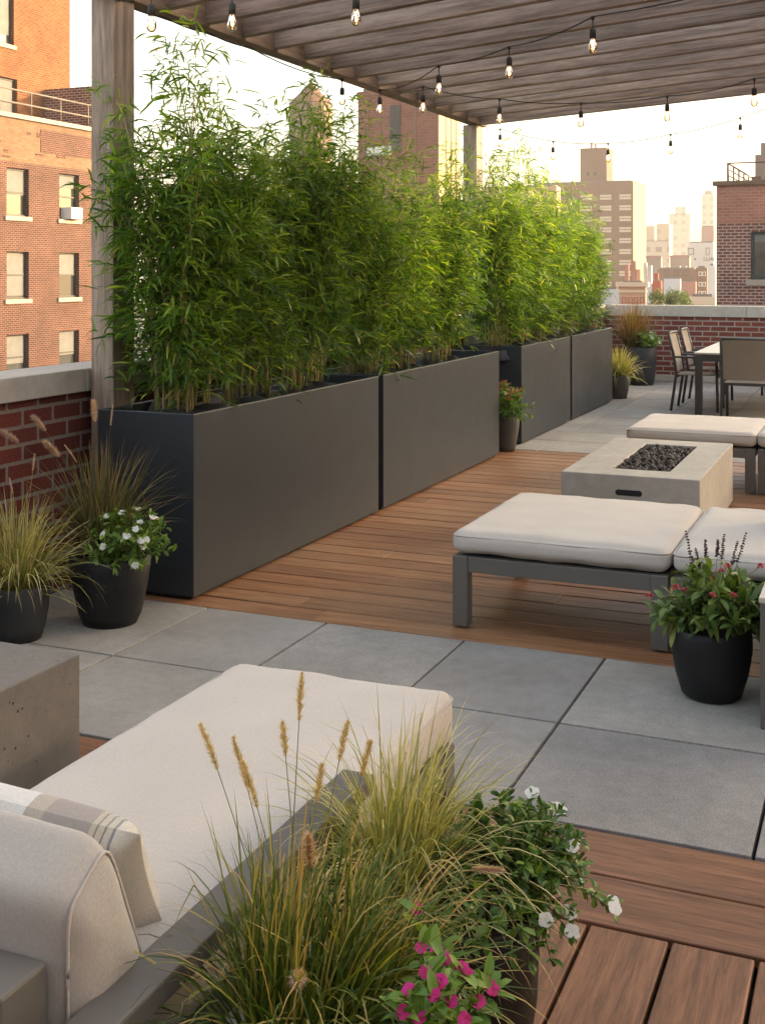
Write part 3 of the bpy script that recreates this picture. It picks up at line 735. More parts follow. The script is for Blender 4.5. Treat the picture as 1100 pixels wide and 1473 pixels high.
def pillow_mb(w_, h_, th, n=26, seed=0, pinch=0.06):
    v = []; f = []
    for s_ in (1, -1):
        for j in range(n+1):
            for i in range(n+1):
                u = -1+2*i/n; k = -1+2*j/n
                sx = 1-pinch*(1-abs(u))*0-pinch*(k*k)*0; 
                x = u*w_/2*(1-pinch*(1-k*k)*0.8); y = k*h_/2*(1-pinch*(1-u*u)*0.8)
                d = ((1-u**4)*(1-k**4))**0.5
                d += 0.10*noise.noise(Vector((u*2.2+seed, k*2.2, s_)))*(1-u*u)*(1-k*k)
                v.append((x, y, s_*th/2*d))
    m_ = (n+1)**2
    for s_ in (0, 1):
        for j in range(n):
            for i in range(n):
                a = s_*m_+j*(n+1)+i; q = (a, a+1, a+n+2, a+n+1); f.append(q if s_ == 0 else q[::-1])
    return MB().add(v, f, smooth=True)
# dusty blue pillow on the seat
mb = pillow_mb(0.36, 0.36, 0.13, seed=3); o = mb.build('throw_pillow', M['pillow_blue'])
o.location = (-0.345, 6.02, 0.63); o.rotation_euler = (R_(70), 0, R_(-28)); tag(o, 'dusty blue throw pillow leaning on the seat behind the red-flowered pot', 'pillow')

# slab-legged side table at the frame edge, mostly out of view
ac = thing('side_table', 'taupe slab-legged side table with pale top beside the red-flowered black pot', 'side table', (-0.2, 4.9, 0))
MB().box(-0.435, -0.375, 4.61, 5.18, 0.002, 0.468, 0.004).build('leg', M['frame'], ac)
MB().box(0.045, 0.105, 4.61, 5.18, 0.002, 0.468, 0.004).build('leg', M['frame'], ac)
MB().box(-0.44, 0.11, 4.605, 5.185, 0.4685, 0.49, 0.004).build('table_top', M['tabletop'], ac)

# fire table
ft = thing('fire_table', 'low rectangular concrete fire table with a well of dark lava rock', 'fire table', (-1.46, 8.15, 0))
fx0, fx1, fy0, fy1, fz = -1.885, -1.036, 7.32, 8.97, 0.442
px0, px1, py0, py1 = -1.615, -1.255, 7.56, 8.72
bm = bmesh.new()
oo = [(fx0, fy0), (fx1, fy0), (fx1, fy1), (fx0, fy1)]; ii = [(px0, py0), (px1, py0), (px1, py1), (px0, py1)]
a = [bm.verts.new((*p, 0.03)) for p in oo]; b_ = [bm.verts.new((*p, fz)) for p in oo]; c = [bm.verts.new((*p, fz)) for p in ii]; d = [bm.verts.new((*p, fz-0.05)) for p in ii]
for i in range(4):
    j = (i+1) % 4
    bm.faces.new((a[i], a[j], b_[j], b_[i])); bm.faces.new((b_[i], b_[j], c[j], c[i])); bm.faces.new((c[i], c[j], d[j], d[i]))
bm.faces.new(a[::-1])
bmesh.ops.bevel(bm, geom=[e for e in bm.edges if any(v.co.z > fz-0.01 for v in e.verts)], offset=0.006, segments=2, profile=0.5, affect='EDGES')
bm.verts.index_update(); mb = MB().add([v.co[:] for v in bm.verts], [tuple(v.index for v in f.verts) for f in bm.faces]); bm.free()
mb.build('body', M['fire_concrete'], ft)
MB().box(fx0+0.04, fx1-0.04, fy0+0.04, fy1-0.04, 0.001, 0.0295).build('plinth', M['dark'], ft)
MB().box(px0, px1, py0, py1, fz-0.055, fz-0.049).build('burner_pan', M['burner'], ft)
# hand slot: flat dark pill, the hole's shade put into its colour
hx, hz = -1.462, 0.335
def pill(mb, w_, h_, y, x=hx, z=hz, n=8, dpt=0.004):
    pts = []
    for s_, a0 in ((1, -90), (-1, 90)):
        for k in range(n+1): a_ = R_(a0+k*180/n); pts.append((x+s_*(w_/2-h_/2)+h_/2*math.cos(a_), z+h_/2*math.sin(a_)))
    m_ = len(pts); v = [(p[0], y, p[1]) for p in pts]+[(p[0], y-dpt, p[1]) for p in pts]
    f = [tuple(range(m_))[::-1], tuple(range(m_, 2*m_))]+[(i, (i+1) % m_, m_+(i+1) % m_, m_+i) for i in range(m_)]
    return mb.add(v, f)
pill(MB(), 0.165, 0.036, fy0+0.001, dpt=0.003).build('hand_slot', M['dark'], ft)
def rock(mb, c, r, seed):
    rng = np.random.default_rng(seed)
    bm = bmesh.new(); bmesh.ops.create_icosphere(bm, subdivisions=1, radius=1)
    A = rng.normal(0, 1, (3, 3)); Q, _ = np.linalg.qr(A); sc = np.array([1, rng.uniform(.6, .95), rng.uniform(.5, .8)])
    v = np.array([q.co[:] for q in bm.verts])*(1+rng.normal(0, .16, (len(bm.verts), 1)))*sc*r
    v = v@Q+np.array(c); bm.verts.index_update(); f = [tuple(x.index for x in fc.verts) for fc in bm.faces]; bm.free()
    mb.add(v, f, rng.random())
mb = MB(); rr = random.Random(9); k = 0
yy = py0+0.022
while yy < py1-0.018:
    xx = px0+0.022
    while xx < px1-0.018:
        rock(mb, (xx+rr.uniform(-.008, .008), yy+rr.uniform(-.008, .008), fz-0.028+rr.uniform(-.008, .022)), rr.uniform(0.016, 0.026), k); k += 1; xx += 0.030
    yy += 0.030
lr = mb.build('lava_rock', M['lava'], ft); lr['kind'] = 'stuff'

# concrete cube
MBc = MB().box(-2.92, -2.33, 2.45, 3.075, 0.002, 0.50, 0.006)
cu = MBc.build('side_table', M['concrete'], None, (-2.62, 2.76, 0)); tag(cu, 'solid cast concrete block table with pitted sides behind the big daybed', 'side table')

# daybed in front
db = thing('daybed', 'large beige cushioned daybed with taupe metal frame, beside the tall feathery grasses', 'daybed', (-1.55, 2.4, 0))
dx0, dx1, dy0, dy1 = -1.925, -1.185, 1.30, 3.36
for lx in (dx0, dx1-0.06):
    for ly in (dy1-0.085, dy0-0.05): MB().box(lx, lx+0.06, ly, ly+0.075, 0.002, 0.295, 0.004).build('leg', M['frame'], db)
mb = MB(); mb.box(dx0+0.06, dx1-0.06, dy1-0.06, dy1-0.015, 0.215, 0.294, 0.003); mb.box(dx0+0.005, dx0+0.05, dy0+.03, dy1-0.085, 0.215, 0.294, 0.003); mb.box(dx1-0.05, dx1-0.005, dy0+.03, dy1-0.085, 0.215, 0.294, 0.003)
mb.build('frame', M['frame'], db)
MB().box(dx0+0.05, dx1-0.05, dy0, dy1-0.06, 0.28, 0.298).build('seat_board', M['dark'], db)
c = cushion_mb(dx0, dx1, dy0, dy1, 0.302, 0.452, r=0.04, n=30, seed=11, puff=0.012).build('cushion', M['fabric'], db)
rim(dx0, dx1, dy0, dy1, 0.43, r=0.04, rad=0.0035, inset=0.0).build('piping', M['piping'], c)
ar = MB().box(-1.178, -1.098, 1.25, 2.545, 0.487, 0.53, 0.005).build('arm', M['frame'], db)
MB().box(-1.165, -1.11, 2.43, 2.49, 0.002, 0.4865, 0.003).build('arm_support', M['frame_dark'], ar)
MB().box(-1.165, -1.11, 1.32, 1.38, 0.002, 0.4865, 0.003).build('arm_support', M['frame_dark'], ar)
br_ = MB().box(-1.95, -1.225, 1.425, 1.535, 0.452, 0.605, 0.006).build('back_frame', M['frame'], db)
MB().box(-1.95, -1.225, 1.44, 1.52, 0.20, 0.4515, 0.004).build('back_panel', M['frame_dark'], br_)
pill(MB(), 0.085, 0.026, 1.4245, x=-1.372, z=0.555, dpt=0.003).build('hand_slot', M['dark'], br_)  # flat black pill, shade inside the slot put into colour
# low padded bolster outside the arm
cushion_mb(-1.07, -0.955, 1.25, 2.10, 0.25, 0.415, r=0.04, n=16, seed=21).build('arm_pad', M['fabric_back'], db)
MB().box(-1.075, -0.95, 1.25, 2.10, 0.002, 0.248, 0.004).build('pad_base', M['frame_dark'], db)

# wedge back cushion: side profile (y, z) swept along x
prof = [(1.54, 0.445), (1.54, 0.69), (1.66, 0.765), (1.79, 0.445)]
def wedge(x0, x1, prof, nx=36, ns=14, seed=2):
    P = []
    m_ = len(prof)
    for i in range(m_):
        p, q = np.array(prof[i]), np.array(prof[(i+1) % m_])
        for k in range(ns): P.append(p+(q-p)*k/ns)
    P = np.array(P)
    for _ in range(7): P = 0.5*P+0.25*(np.roll(P, 1, 0)+np.roll(P, -1, 0))
    cen = P.mean(0); v = []; f = []; L = len(P)
    xsn = [x0]+list(x0+0.5*(1-np.cos(np.linspace(0, math.pi, nx)))*(x1-x0))[1:-1]+[x1]
    for i, x in enumerate(xsn):
        u = (x-x0)/(x1-x0); e = min(u, 1-u)*(x1-x0); s_ = 1.0-0.15*max(0, 1-e/0.06)**2+0.07*math.sin(u*math.pi)**0.6
        for p in P:
            q = cen+(p-cen)*s_; nz = noise.noise(Vector((x*6+seed, q[0]*9, q[1]*9)))*0.006
            dd = unit(q-cen); q = q+dd*nz; q[1] = max(q[1], 0.453); v.append((x, q[0], q[1]))
    n_ = len(xsn)
    for i in range(n_-1):
        for k in range(L): f.append((i*L+k, i*L+(k+1) % L, (i+1)*L+(k+1) % L, (i+1)*L+k))
    # bulging end caps by rings
    for side in (0, n_-1):
        ring = [side*L+k for k in range(L)]; sgn = -1 if side == 0 else 1; last = ring
        for s2, bulge in ((0.9, 0.010), (0.75, 0.021), (0.5, 0.031), (0.2, 0.036)):
            new = []
            for k in range(L):
                b0 = v[side*L+k]; y = cen[0]+(b0[1]-cen[0])*s2; z = cen[1]+(b0[2]-cen[1])*s2
                v.append((b0[0]+sgn*bulge, y, z)); new.append(len(v)-1)
            for k in range(L):
                q = (last[k], last[(k+1) % L], new[(k+1) % L], new[k]); f.append(q if sgn > 0 else q[::-1])
            last = new
        f.append(tuple(last) if sgn > 0 else tuple(last[::-1]))
    return MB().add(v, f, smooth=True), P, cen
mbw, P, cen = wedge(-1.93, -1.20, prof)
bc = mbw.build('back_cushion', M['fabric_back'], None, (-1.56, 1.65, 0.455)); tag(bc, 'plump grey beige back cushion propped against the daybed back frame', 'cushion')
bc['_base'] = [-1.56, 1.65, 0.455]
MB().tube([(-1.199, *(cen+(p-cen)*0.885)) for p in P], 0.003, 6, closed=True).build('piping', M['piping'], bc)
# striped pillow
ST = [(0.0, (0.44, 0.39, 0.32)), (0.08, (0.64, 0.62, 0.58)), (0.36, (0.64, 0.62, 0.58)), (0.50, (0.42, 0.37, 0.31)), (0.58, (0.33, 0.29, 0.26)), (0.79, (0.48, 0.42, 0.32)), (0.815, (0.24, 0.225, 0.21)), (0.822, (0.5, 0.44, 0.34)), (0.85, (0.22, 0.215, 0.21)), (0.857, (0.52, 0.47, 0.38)), (0.885, (0.24, 0.24, 0.245)), (0.895, (0.58, 0.53, 0.45))]
M['stripe'] = m_fabric('striped_linen', (0.5, 0.45, 0.36), stripes=(-0.25, 0.25, ST))
sp = pillow_mb(0.50, 0.275, 0.135, seed=8).build('striped_pillow', M['stripe'])
sp.location = (-1.515, 1.88, 0.566); sp.rotation_euler = (R_(117), R_(4), R_(3)); tag(sp, 'striped white, tan and grey pillow leaning on the plump back cushion', 'pillow')

# dining set
tb = thing('dining_table', 'outdoor dining table with a pale top and dark grey legs', 'table', (-1.3, 15.6, 0))
tx0, tx1, ty0, ty1, tz = -2.09, -0.35, 14.36, 16.85, 0.735
MB().box(tx0-0.01, tx1+0.01, ty0-0.01, ty1+0.01, tz-0.022, tz, 0.004).build('table_top', M['tabletop'], tb)
for x in (tx0, tx1-0.08):
    for y in (ty0, ty1-0.08): MB().box(x, x+0.08, y, y+0.08, 0.002, tz-0.023, 0.004).build('leg', M['frame_dark'], tb)
MB().box(tx0+0.08, tx1-0.08, ty0+.01, ty0+0.05, tz-0.105, tz-0.023).box(tx0+0.08, tx1-0.08, ty1-0.05, ty1-.01, tz-0.105, tz-0.023).box(tx0+.01, tx0+0.05, ty0+0.08, ty1-0.08, tz-0.105, tz-0.023).box(tx1-0.05, tx1-.01, ty0+0.08, ty1-0.08, tz-0.105, tz-0.023).build('apron', M['frame_dark'], tb)
CG = 'dining chairs round the pale table'
def chair_proto(label, loc, rz):
    """local: seat faces +Y, back at -Y"""
    t_ = thing('dining_chair', label, 'chair', loc, group=CG); t_['_base'] = [0, 0, 0]; t_.rotation_euler = (0, 0, rz)
    w2 = 0.27
    for s_ in (-1, 1):
        x = s_*w2
        MB().tube([(x, 0.25, 0.002), (x, 0.235, 0.64)], 0.017, 8).build('leg', M['frame_dark'], t_)
        MB().tube([(x, -0.30, 0.002), (x, -0.235, 0.45), (x, -0.27, 0.70), (x, -0.33, 0.93)], 0.017, 8).build('leg', M['frame_dark'], t_)
        MB().box(x-0.024, x+0.024, -0.25, 0.265, 0.64, 0.665, 0.005).build('arm', M['frame_dark'], t_)
    mb = MB()
    for y in (-0.225, 0.235): mb.box(-w2+.018, w2-.018, y-0.014, y+0.014, 0.405, 0.435, 0.003)
    mb.build('seat_frame', M['frame_dark'], t_)
    st = MB(); n = 8; v = []
    for j in range(n+1):
        y = -0.235+0.475*j/n
        for i in range(n+1): x = -w2+0.02+(2*w2-0.04)*i/n; v.append((x, y, 0.440-0.02*(1-(2*i/n-1)**2)*(1-(2*j/n-1)**2)))
    m_ = len(v); v += [(a_, b_, c_-0.006) for a_, b_, c_ in v]
    f = [(j*(n+1)+i, j*(n+1)+i+1, (j+1)*(n+1)+i+1, (j+1)*(n+1)+i) for j in range(n) for i in range(n)]; f += [tuple(q+m_ for q in x[::-1]) for x in f]
    st.add(v, f, smooth=True).build('seat', M['sling'], t_)
    bk = MB(); v = []
    for j in range(n+1):
        z = 0.47+0.47*j/n; y0 = np.interp(z, [.45, .70, .93, .95], [-.235, -.27, -.33, -.335])
        for i in range(n+1): x = -w2+0.016+(2*w2-0.032)*i/n; v.append((x, y0-0.018*(1-(2*i/n-1)**2), z))
    m_ = len(v); v += [(a_, b_-0.006, c_) for a_, b_, c_ in v]
    f = [(j*(n+1)+i, j*(n+1)+i+1, (j+1)*(n+1)+i+1, (j+1)*(n+1)+i) for j in range(n) for i in range(n)]; f = [x[::-1] for x in f]+[tuple(q+m_ for q in x) for x in f]
    bk.add(v, f, smooth=True).build('backrest', M['sling'], t_)
    MB().tube([(-w2, -0.33, 0.935), (0, -0.345, 0.935), (w2, -0.33, 0.935)], 0.015, 8).build('back_rail', M['frame_dark'], t_)
    return t_
ch = chair_proto('dining chair beside the table, the one closer to the fire table, seen side-on', (-2.12, 14.95, 0), R_(-90))
dup(ch, (-2.12, 15.85, 0), R_(-90), 'dining chair beside the table, the one closer to the far parapet, seen side-on')
dup(ch, (-1.45, 14.10, 0), R_(0), 'dining chair at the near end of the table, its wide sling back turned this way')
dup(ch, (-1.30, 17.15, 0), R_(180), 'dining chair at the far end of the table, only its back top showing')

# ---------------------------------------------------------------- string lights
SG = 'festoon light strings under the pergola'
def string(label, nodes, bulbs, ext=None):
    """nodes: points of the cable; bulbs: points on it"""
    t_ = thing('string_light', label, 'string lights', tuple(nodes[0]), group=SG)
    pts = []
    nodes = [np.array(n_) for n_ in nodes]
    for a_, b_ in zip(nodes, nodes[1:]):
        L = np.linalg.norm(b_-a_)
        for k in range(8):
            q = k/8; p = a_+(b_-a_)*q; p = p.copy(); p[2] -= 0.045*L*4*q*(1-q)*0.6; pts.append(p)
    pts.append(nodes[-1])
    MB().tube(pts, 0.0042, 6).build('cable', M['cable'], t_)
    for p in bulbs:
        p = np.array(p)
        b0 = MB()
        b0.lathe([(0.004, 0.004), (0.011, 0.002), (0.011, -0.014), (0.004, -0.02), (0.0035, -0.062), (0.014, -0.068), (0.018, -0.075), (0.0185, -0.118), (0.014, -0.122), (0.001, -0.122)], p, 14)
        holder = b0.build('bulb', M['cable'], t_)
        MB().lathe([(0.012, -0.1225), (0.0145, -0.130), (0.022, -0.148), (0.0265, -0.166), (0.0255, -0.183), (0.018, -0.197), (0.008, -0.203), (0.001, -0.204)], p, 18).build('bulb_glass', M['bulb'], holder)
        a = np.linspace(0, 4*math.pi, 26); hel = np.stack([p[0]+(0.006+0.003*np.sin(a*1.5))*np.cos(a*2), p[1]+(0.006+.003*np.sin(a*1.5))*np.sin(a*2), p[2]-0.13-0.05*a/a[-1]], 1)
        MB().tube(hel, 0.0022, 4).build('filament', M['filament'], holder)
    return t_
zz = 3.10
A = [G(x, y, zz) for x, y in ((512, -22), (334, -14), (218, -12))]
p492 = Vector((-3.93, y_at(492, -3.93), 3.196)); 
string('light string crossing before the first rafter and running back under the beam, thin black cable', [Vector((1.2, 5.0, 3.18)), A[0], A[1], A[2], Vector((-3.93, 5.5, 3.194)), Vector((-3.93, 6.0, 3.194)), Vector((-3.93, 6.5, 3.194)), Vector((-3.93, 7.0, 3.194)), p492], [A[0], A[1], A[2], p492])
Bp = [G(x, y, 3.10) for x, y in ((852, 24), (732, 67), (631, 94))]
anc = Vector((-3.85, y_at(546, -3.85), 3.19)); Cp = [G(x, y, 3.08) for x, y in ((608, 124), (718, 142), (835, 148), (959, 138), (1084, 113))]
string('light string running under the rafters and doubling back from the beam', [Vector((0.6, 5.2, 3.2))]+Bp+[anc]+Cp+[Vector((1.6, 7.2, 3.19))], Bp+[anc]+Cp)
Dp = [D(719, 185, 12.9), D(795, 203, 12.8), D(874, 206, 12.6), D(964, 193, 12.1), D(1064, 169, 11.5)]
string('light string sagging against the bright sky beyond the last rafter', [Vector((-3.87, 11.93, 3.18))]+Dp+[D(1250, 90, 10.8), D(1500, 30, 10.4)], Dp)

# ---------------------------------------------------------------- potted plants
def potted(label, loc): 
    t_ = thing('potted_plant', label, 'potted plant', loc); return t_
def add_grass(t_, name, mb, mt): return mb.build(name, mt, t_)
def add_plume(t_, p0, p1, bend, hl, rad, n, seed, mt, stem_mt, name='plume'):
    pts = curve_pts(p0, p1, bend, 14); g = MB().tube(pts, np.linspace(0.0016, 0.0008, 14), 4, 0.6, cap=False)
    o = g.build('flower_stalk', stem_mt, t_)
    cum = np.concatenate([[0], np.cumsum(np.linalg.norm(np.diff(pts, axis=0), axis=1))]); s0 = cum[-1]-hl*0.25
    tg = unit(pts[-1]-pts[-2]); ax = np.array([pts[-1]-tg*hl*0.2+tg*hl*q+np.array([0, 0, -0.10*hl*q*q]) for q in np.linspace(0, 1, 7)])
    plume_mb(ax, rad, n, seed).build(name, mt, o)

# A: pale grass pot at the edge
cA = (-3.70, 4.42, 0)
t_ = potted('round charcoal pot of arching pale yellow-green grass beside the concrete block', cA)
pot_mb([(0.105, 0.0), (0.125, 0.06), (0.14, 0.15), (0.143, 0.25)], cA).build('pot', M['pot_grey'], t_); soil_mb(cA, 0.13, 0.215).build('soil', M['soil'], t_)
grass_mb(11, 620, 0.26, 0.52, 0.0052, 0.07, 0.55, (0.5, 2.2), (cA[0], cA[1], 0.22), 7).build('grass', M['grass_pale'], t_)
for k, (px, py) in enumerate([(48, 672), (18, 705)]): 
    e = D(px, py, 5.6); add_plume(t_, (cA[0], cA[1], .23), e, (0.02, 0, 0.1), 0.09, 0.011, 240, k, M['plume_pink'], M['grass_pale'])
# B: black pot, purple grass and white vinca
cB = (-3.46, 4.80, 0)
t_ = potted('wide black pot of purple fountain grass and white flowers before the corner-post planter', cB)
pot_mb([(0.128, 0.0), (0.15, 0.05), (0.178, 0.18), (0.198, 0.325)], cB).build('pot', M['pot_black'], t_); soil_mb(cB, 0.18, 0.29).build('soil', M['soil'], t_)
gB = (cB[0]-0.09, cB[1]+0.06, 0.30)
grass_mb(21, 460, 0.28, 0.62, 0.0065, 0.06, 0.44, (0.2, 1.5), gB, 7).build('grass', M['grass_purple'], t_)
for k, (px, py, dd) in enumerate([(62, 615, 6.0), (22, 632, 5.9), (82, 652, 5.8), (137, 600, 5.9), (160, 606, 5.8), (108, 660, 5.8)]):
    e = D(px, py, dd); add_plume(t_, gB, e, (0.0, 0, 0.14), 0.12, 0.026 if k < 4 else 0.009, 620, 40+k, M['plume_pink'], M['grass_purple'])
vc = (cB[0]+0.11, cB[1]-0.02, 0.34)
st, lv, tp = bushy(31, vc, 0.215, 52, 0.046, 0.48, nleaf=8)
vp = lv.build('flowering_plant', M['bright_leaf'], t_); st.build('stem', M['stem'], vp)
tops = sorted(tp, key=lambda q: -(q[0][2]*0.9+(q[0][0]-vc[0])*0.5-(q[0][1]-vc[1])*0.8))
for k, (e, d) in enumerate(tops[:15]):
    flower_mb(e+d*0.012, d+np.array([0.2, -0.4, 0.2]), 0.017, k).build('flower', M['white_petal'], vp)
# C: slim pot between planters
cC = (-3.315, 10.80, 0)
t_ = potted('slim olive grey pot of small red flowers in the gap between two planters', cC)
pot_mb([(0.085, 0.0), (0.10, 0.06), (0.128, 0.22), (0.137, 0.345)], cC).build('pot', M['pot_olive'], t_); soil_mb(cC, 0.12, 0.315).build('soil', M['soil'], t_)
st, lv, tp = bushy(41, (cC[0]+.02, cC[1], 0.36), 0.25, 60, 0.06, 0.36, nleaf=8, hscale=1.1)
vp = lv.build('flowering_plant', M['bright_leaf'], t_); st.build('stem', M['stem'], vp)
for k, (e, d) in enumerate(sorted(tp, key=lambda q: -q[0][2])[:34]): cluster_flower(e+d*0.01, 0.024, k, 20).build('flower', M['red_petal'], vp)
# D: black pot with lance leaves and spikes
cD = (-0.648, 4.90, 0)
t_ = potted('tapered black pot of lance-leaved plant with pink buds and dark flower spikes', cD)
pot_mb([(0.098, 0.0), (0.118, 0.018), (0.143, 0.10), (0.158, 0.19), (0.158, 0.245), (0.153, 0.275)], cD).build('pot', M['pot_black'], t_); soil_mb(cD, 0.138, 0.24).build('soil', M['soil'], t_)
cc = (cD[0], cD[1], 0.30)
st, lv, tp = bushy(51, cc, 0.205, 62, 0.082, 0.33, nleaf=8, hscale=1.0, droop=(0.1, 1.2))
vp = lv.build('flowering_plant', M['salvia_leaf'], t_); st.build('stem', M['stem'], vp)
for k, (px, py, dd) in enumerate([(934, 858, 4.72), (972, 845, 4.65), (1023, 857, 4.62), (1054, 857, 4.66), (1093, 815, 4.85), (1037, 823, 4.75), (1045, 815, 4.80), (985, 850, 4.7), (1022, 833, 4.75)]):
    e = D(px, py, dd); cluster_flower(e, 0.017, k, 30).build('flower', M['red_petal'], vp)
    MB().tube(curve_pts(cc, e, (0, 0, 0.05), 6), 0.0014, 4, 0.6).build('stem', M['stem'], vp)
for k, (px, py, dd, hl) in enumerate([(986, 765, 4.95, .13), (1014, 778, 4.95, .07), (1032, 778, 5.0, .07), (1041, 770, 4.95, .10), (1060, 780, 4.95, .10), (1072, 768, 5.0, .13), (1000, 790, 4.9, .08)]):
    e = np.array(D(px, py, dd)); b0 = np.array(cc)+np.array([(e[0]-cc[0])*0.5, (e[1]-cc[1])*0.5, 0.08])
    pts = curve_pts(b0, e, (0, 0, 0.01), 8); sk = MB().tube(pts, np.linspace(0.0018, 0.0008, 8), 4, 0.8)
    rng = np.random.default_rng(k); n = 12; tg = unit(e-b0)
    for j in range(n):
        q = e-tg*hl*(1-j/(n-1)); vv = unit(rng.normal(0, 1, (6, 3))); vv = unit(vv-np.outer(vv@tg, tg)+tg*0.35)
        strips(sk, np.repeat(q[None], 6, 0), vv, np.full(6, 0.0135*(1-0.5*j/n)), np.full(6, 0.010), np.zeros(6), rng, OVALP, 3, rng.random(6), fold=0.4)
    sk.build('flower_spike', M['spike'], vp)
# E: big far pot
cE = (-3.40, 17.85, 0)
t_ = potted('big charcoal pot of rust-coloured grass and white flowers in the far parapet corner', cE)
pot_mb([(0.20, 0.0), (0.225, 0.15), (0.242, 0.35), (0.245, 0.56)], cE).build('pot', M['pot_grey'], t_); soil_mb(cE, 0.22, 0.53).build('soil', M['soil'], t_)
grass_mb(61, 420, 0.4, 0.78, 0.011, 0.10, 0.35, (0.2, 1.4), (cE[0]-0.1, cE[1], 0.54), 6).build('grass', M['grass_rust'], t_)
for k in range(8):
    a_ = k*2.4; e = np.array([cE[0]-0.1+0.4*math.cos(a_), cE[1]+0.3*math.sin(a_), 1.12+0.1*math.sin(k*3)]); add_plume(t_, (cE[0]-.1, cE[1], .54), e, (0, 0, 0.1), 0.16, 0.018, 160, 80+k, M['plume_pink'], M['grass_rust'])
st, lv, tp = bushy(62, (cE[0]+0.14, cE[1]-0.05, 0.58), 0.22, 34, 0.075, 0.42, nleaf=7)
vp = lv.build('flowering_plant', M['bright_leaf'], t_)
for k, (e, d) in enumerate(sorted(tp, key=lambda q: -q[0][2]-q[0][0])[:12]): flower_mb(e, d, 0.028, k).build('flower', M['white_petal'], vp)
# F: pale grass near end of planters
cF = (-3.29, 15.85, 0)
t_ = potted('small grey pot of pale yellow tufted grass at the end of the planter row', cF)
pot_mb([(0.10, 0.0), (0.12, 0.1), (0.145, 0.3)], cF).build('pot', M['pot_olive'], t_); soil_mb(cF, 0.13, 0.27).build('soil', M['soil'], t_)
grass_mb(71, 420, 0.25, 0.46, 0.011, 0.08, 0.6, (0.5, 2.2), (cF[0], cF[1], 0.28), 6).build('grass', M['grass_pale'], t_)

# G: brown pot, sedge and white vinca beside the daybed
cG = (-0.83, 2.34, 0)
t_ = potted('dark brown pot of pale arching sedge and glossy white-flowered vinca', cG)
pot_mb([(0.13, 0.0), (0.15, 0.06), (0.172, 0.2), (0.182, 0.40)], cG).build('pot', M['pot_brown'], t_); soil_mb(cG, 0.165, 0.36).build('soil', M['soil'], t_)
gG = (-0.945, 2.33, 0.37)
grass_mb(81, 760, 0.22, 0.46, 0.0043, 0.055, 0.72, (0.4, 2.6), gG, 9, bias=(0.08, 0.02)).build('grass', M['grass_pale'], t_)
vG = (-0.735, 2.43, 0.42)
wf = [(765, 1140, 2.55), (805, 1165, 2.62), (830, 1207, 2.60), (822, 1217, 2.52), (828, 1268, 2.50), (882, 1297, 2.55), (884, 1306, 2.50), (818, 1312, 2.42), (785, 1323, 2.36), (822, 1340, 2.40), (797, 1160, 2.66), (715, 1313, 2.4)]
tipsG = [np.array(D(*q)) for q in wf]
st, lv, tp = bushy(82, vG, 0.165, 96, 0.029, 0.50, nleaf=9, droop=(0.1, 0.8), tips=[q-np.array([0, 0, 0.008]) for q in tipsG]+[np.array(D(*q)) for q in [(700, 1350, 2.25), (735, 1368, 2.25), (770, 1362, 2.3), (660, 1340, 2.2), (750, 1335, 2.28), (792, 1380, 2.38), (640, 1310, 2.2), (715, 1330, 2.22), (680, 1365, 2.2), (760, 1385, 2.3)]])
vp = lv.build('flowering_plant', M['vinca_leaf'], t_); st.build('stem', M['stem'], vp)
for k, e in enumerate(tipsG): flower_mb(e, unit(np.array([e[0]-vG[0], e[1]-vG[1]-0.25, 0.25])), 0.0155, 90+k).build('flower', M['white_petal'], vp)
# H: tall fountain grass and magenta vinca in a low pot nearest the camera
cH = (-0.79, 1.79, 0)
t_ = potted('low brown pot of tall fountain grass with gold bottlebrush plumes and magenta flowers', cH)
pot_mb([(0.15, 0.0), (0.17, 0.06), (0.19, 0.2), (0.20, 0.40)], cH).build('pot', M['pot_brown'], t_); soil_mb(cH, 0.18, 0.36).build('soil', M['soil'], t_)
gH = (-0.915, 1.81, 0.37)
grass_mb(91, 800, 0.20, 0.44, 0.0055, 0.10, 0.50, (0.2, 2.3), gH, 9, bias=(0.10, 0.04)).build('grass', M['grass_green'], t_)
grass_mb(95, 300, 0.18, 0.38, 0.005, 0.06, 0.5, (0.3, 2.3), (-0.84, 1.90, 0.37), 9, bias=(0.12, 0.02)).build('grass', M['grass_green'], t_)
for k, (px, py, dd, hl, bx_) in enumerate([(308, 1075, 2.22, .088, 0), (352, 1100, 2.2, .092, 0), (366, 1130, 2.14, .080, 0), (410, 1060, 2.25, .062, 0), (431, 1005, 2.2, .082, 0), (456, 1125, 2.2, .066, 0), (490, 1065, 2.22, .070, .01), (522, 1088, 2.2, .062, .015)]):
    e = D(px, py+18, dd); add_plume(t_, (gH[0]+rng0.uniform(-.04, .04), gH[1]+rng0.uniform(-.03, .03), .38), e, (0.0, 0.0, 0.03), hl*1.15, 0.0145, 330, 120+k, M['plume_gold'], M['grass_green'])
for k, (px, py, dd) in enumerate([(445, 1235, 2.05), (430, 1405, 1.9), (690, 1250, 2.2)]):
    e = D(px, py, dd); ax_d = [Vector((0.1, -.3, 1)), Vector((.3, -1, .2)), Vector((1, -.2, .25))][k].normalized()
    pts = curve_pts((gH[0], gH[1], .38), e, (0, 0, 0.05), 8); stk = MB().tube(pts, 0.001, 4, .7, cap=False).build('flower_stalk', M['grass_green'], t_)
    plume_mb([np.array(e)+np.array(ax_d)*q for q in np.linspace(-0.02, 0.02 if k == 1 else 0.05, 5)], 0.019 if k < 2 else 0.011, 700, 200+k).build('plume', M['plume_pink'], stk)
vH = (-0.69, 1.82, 0.385)
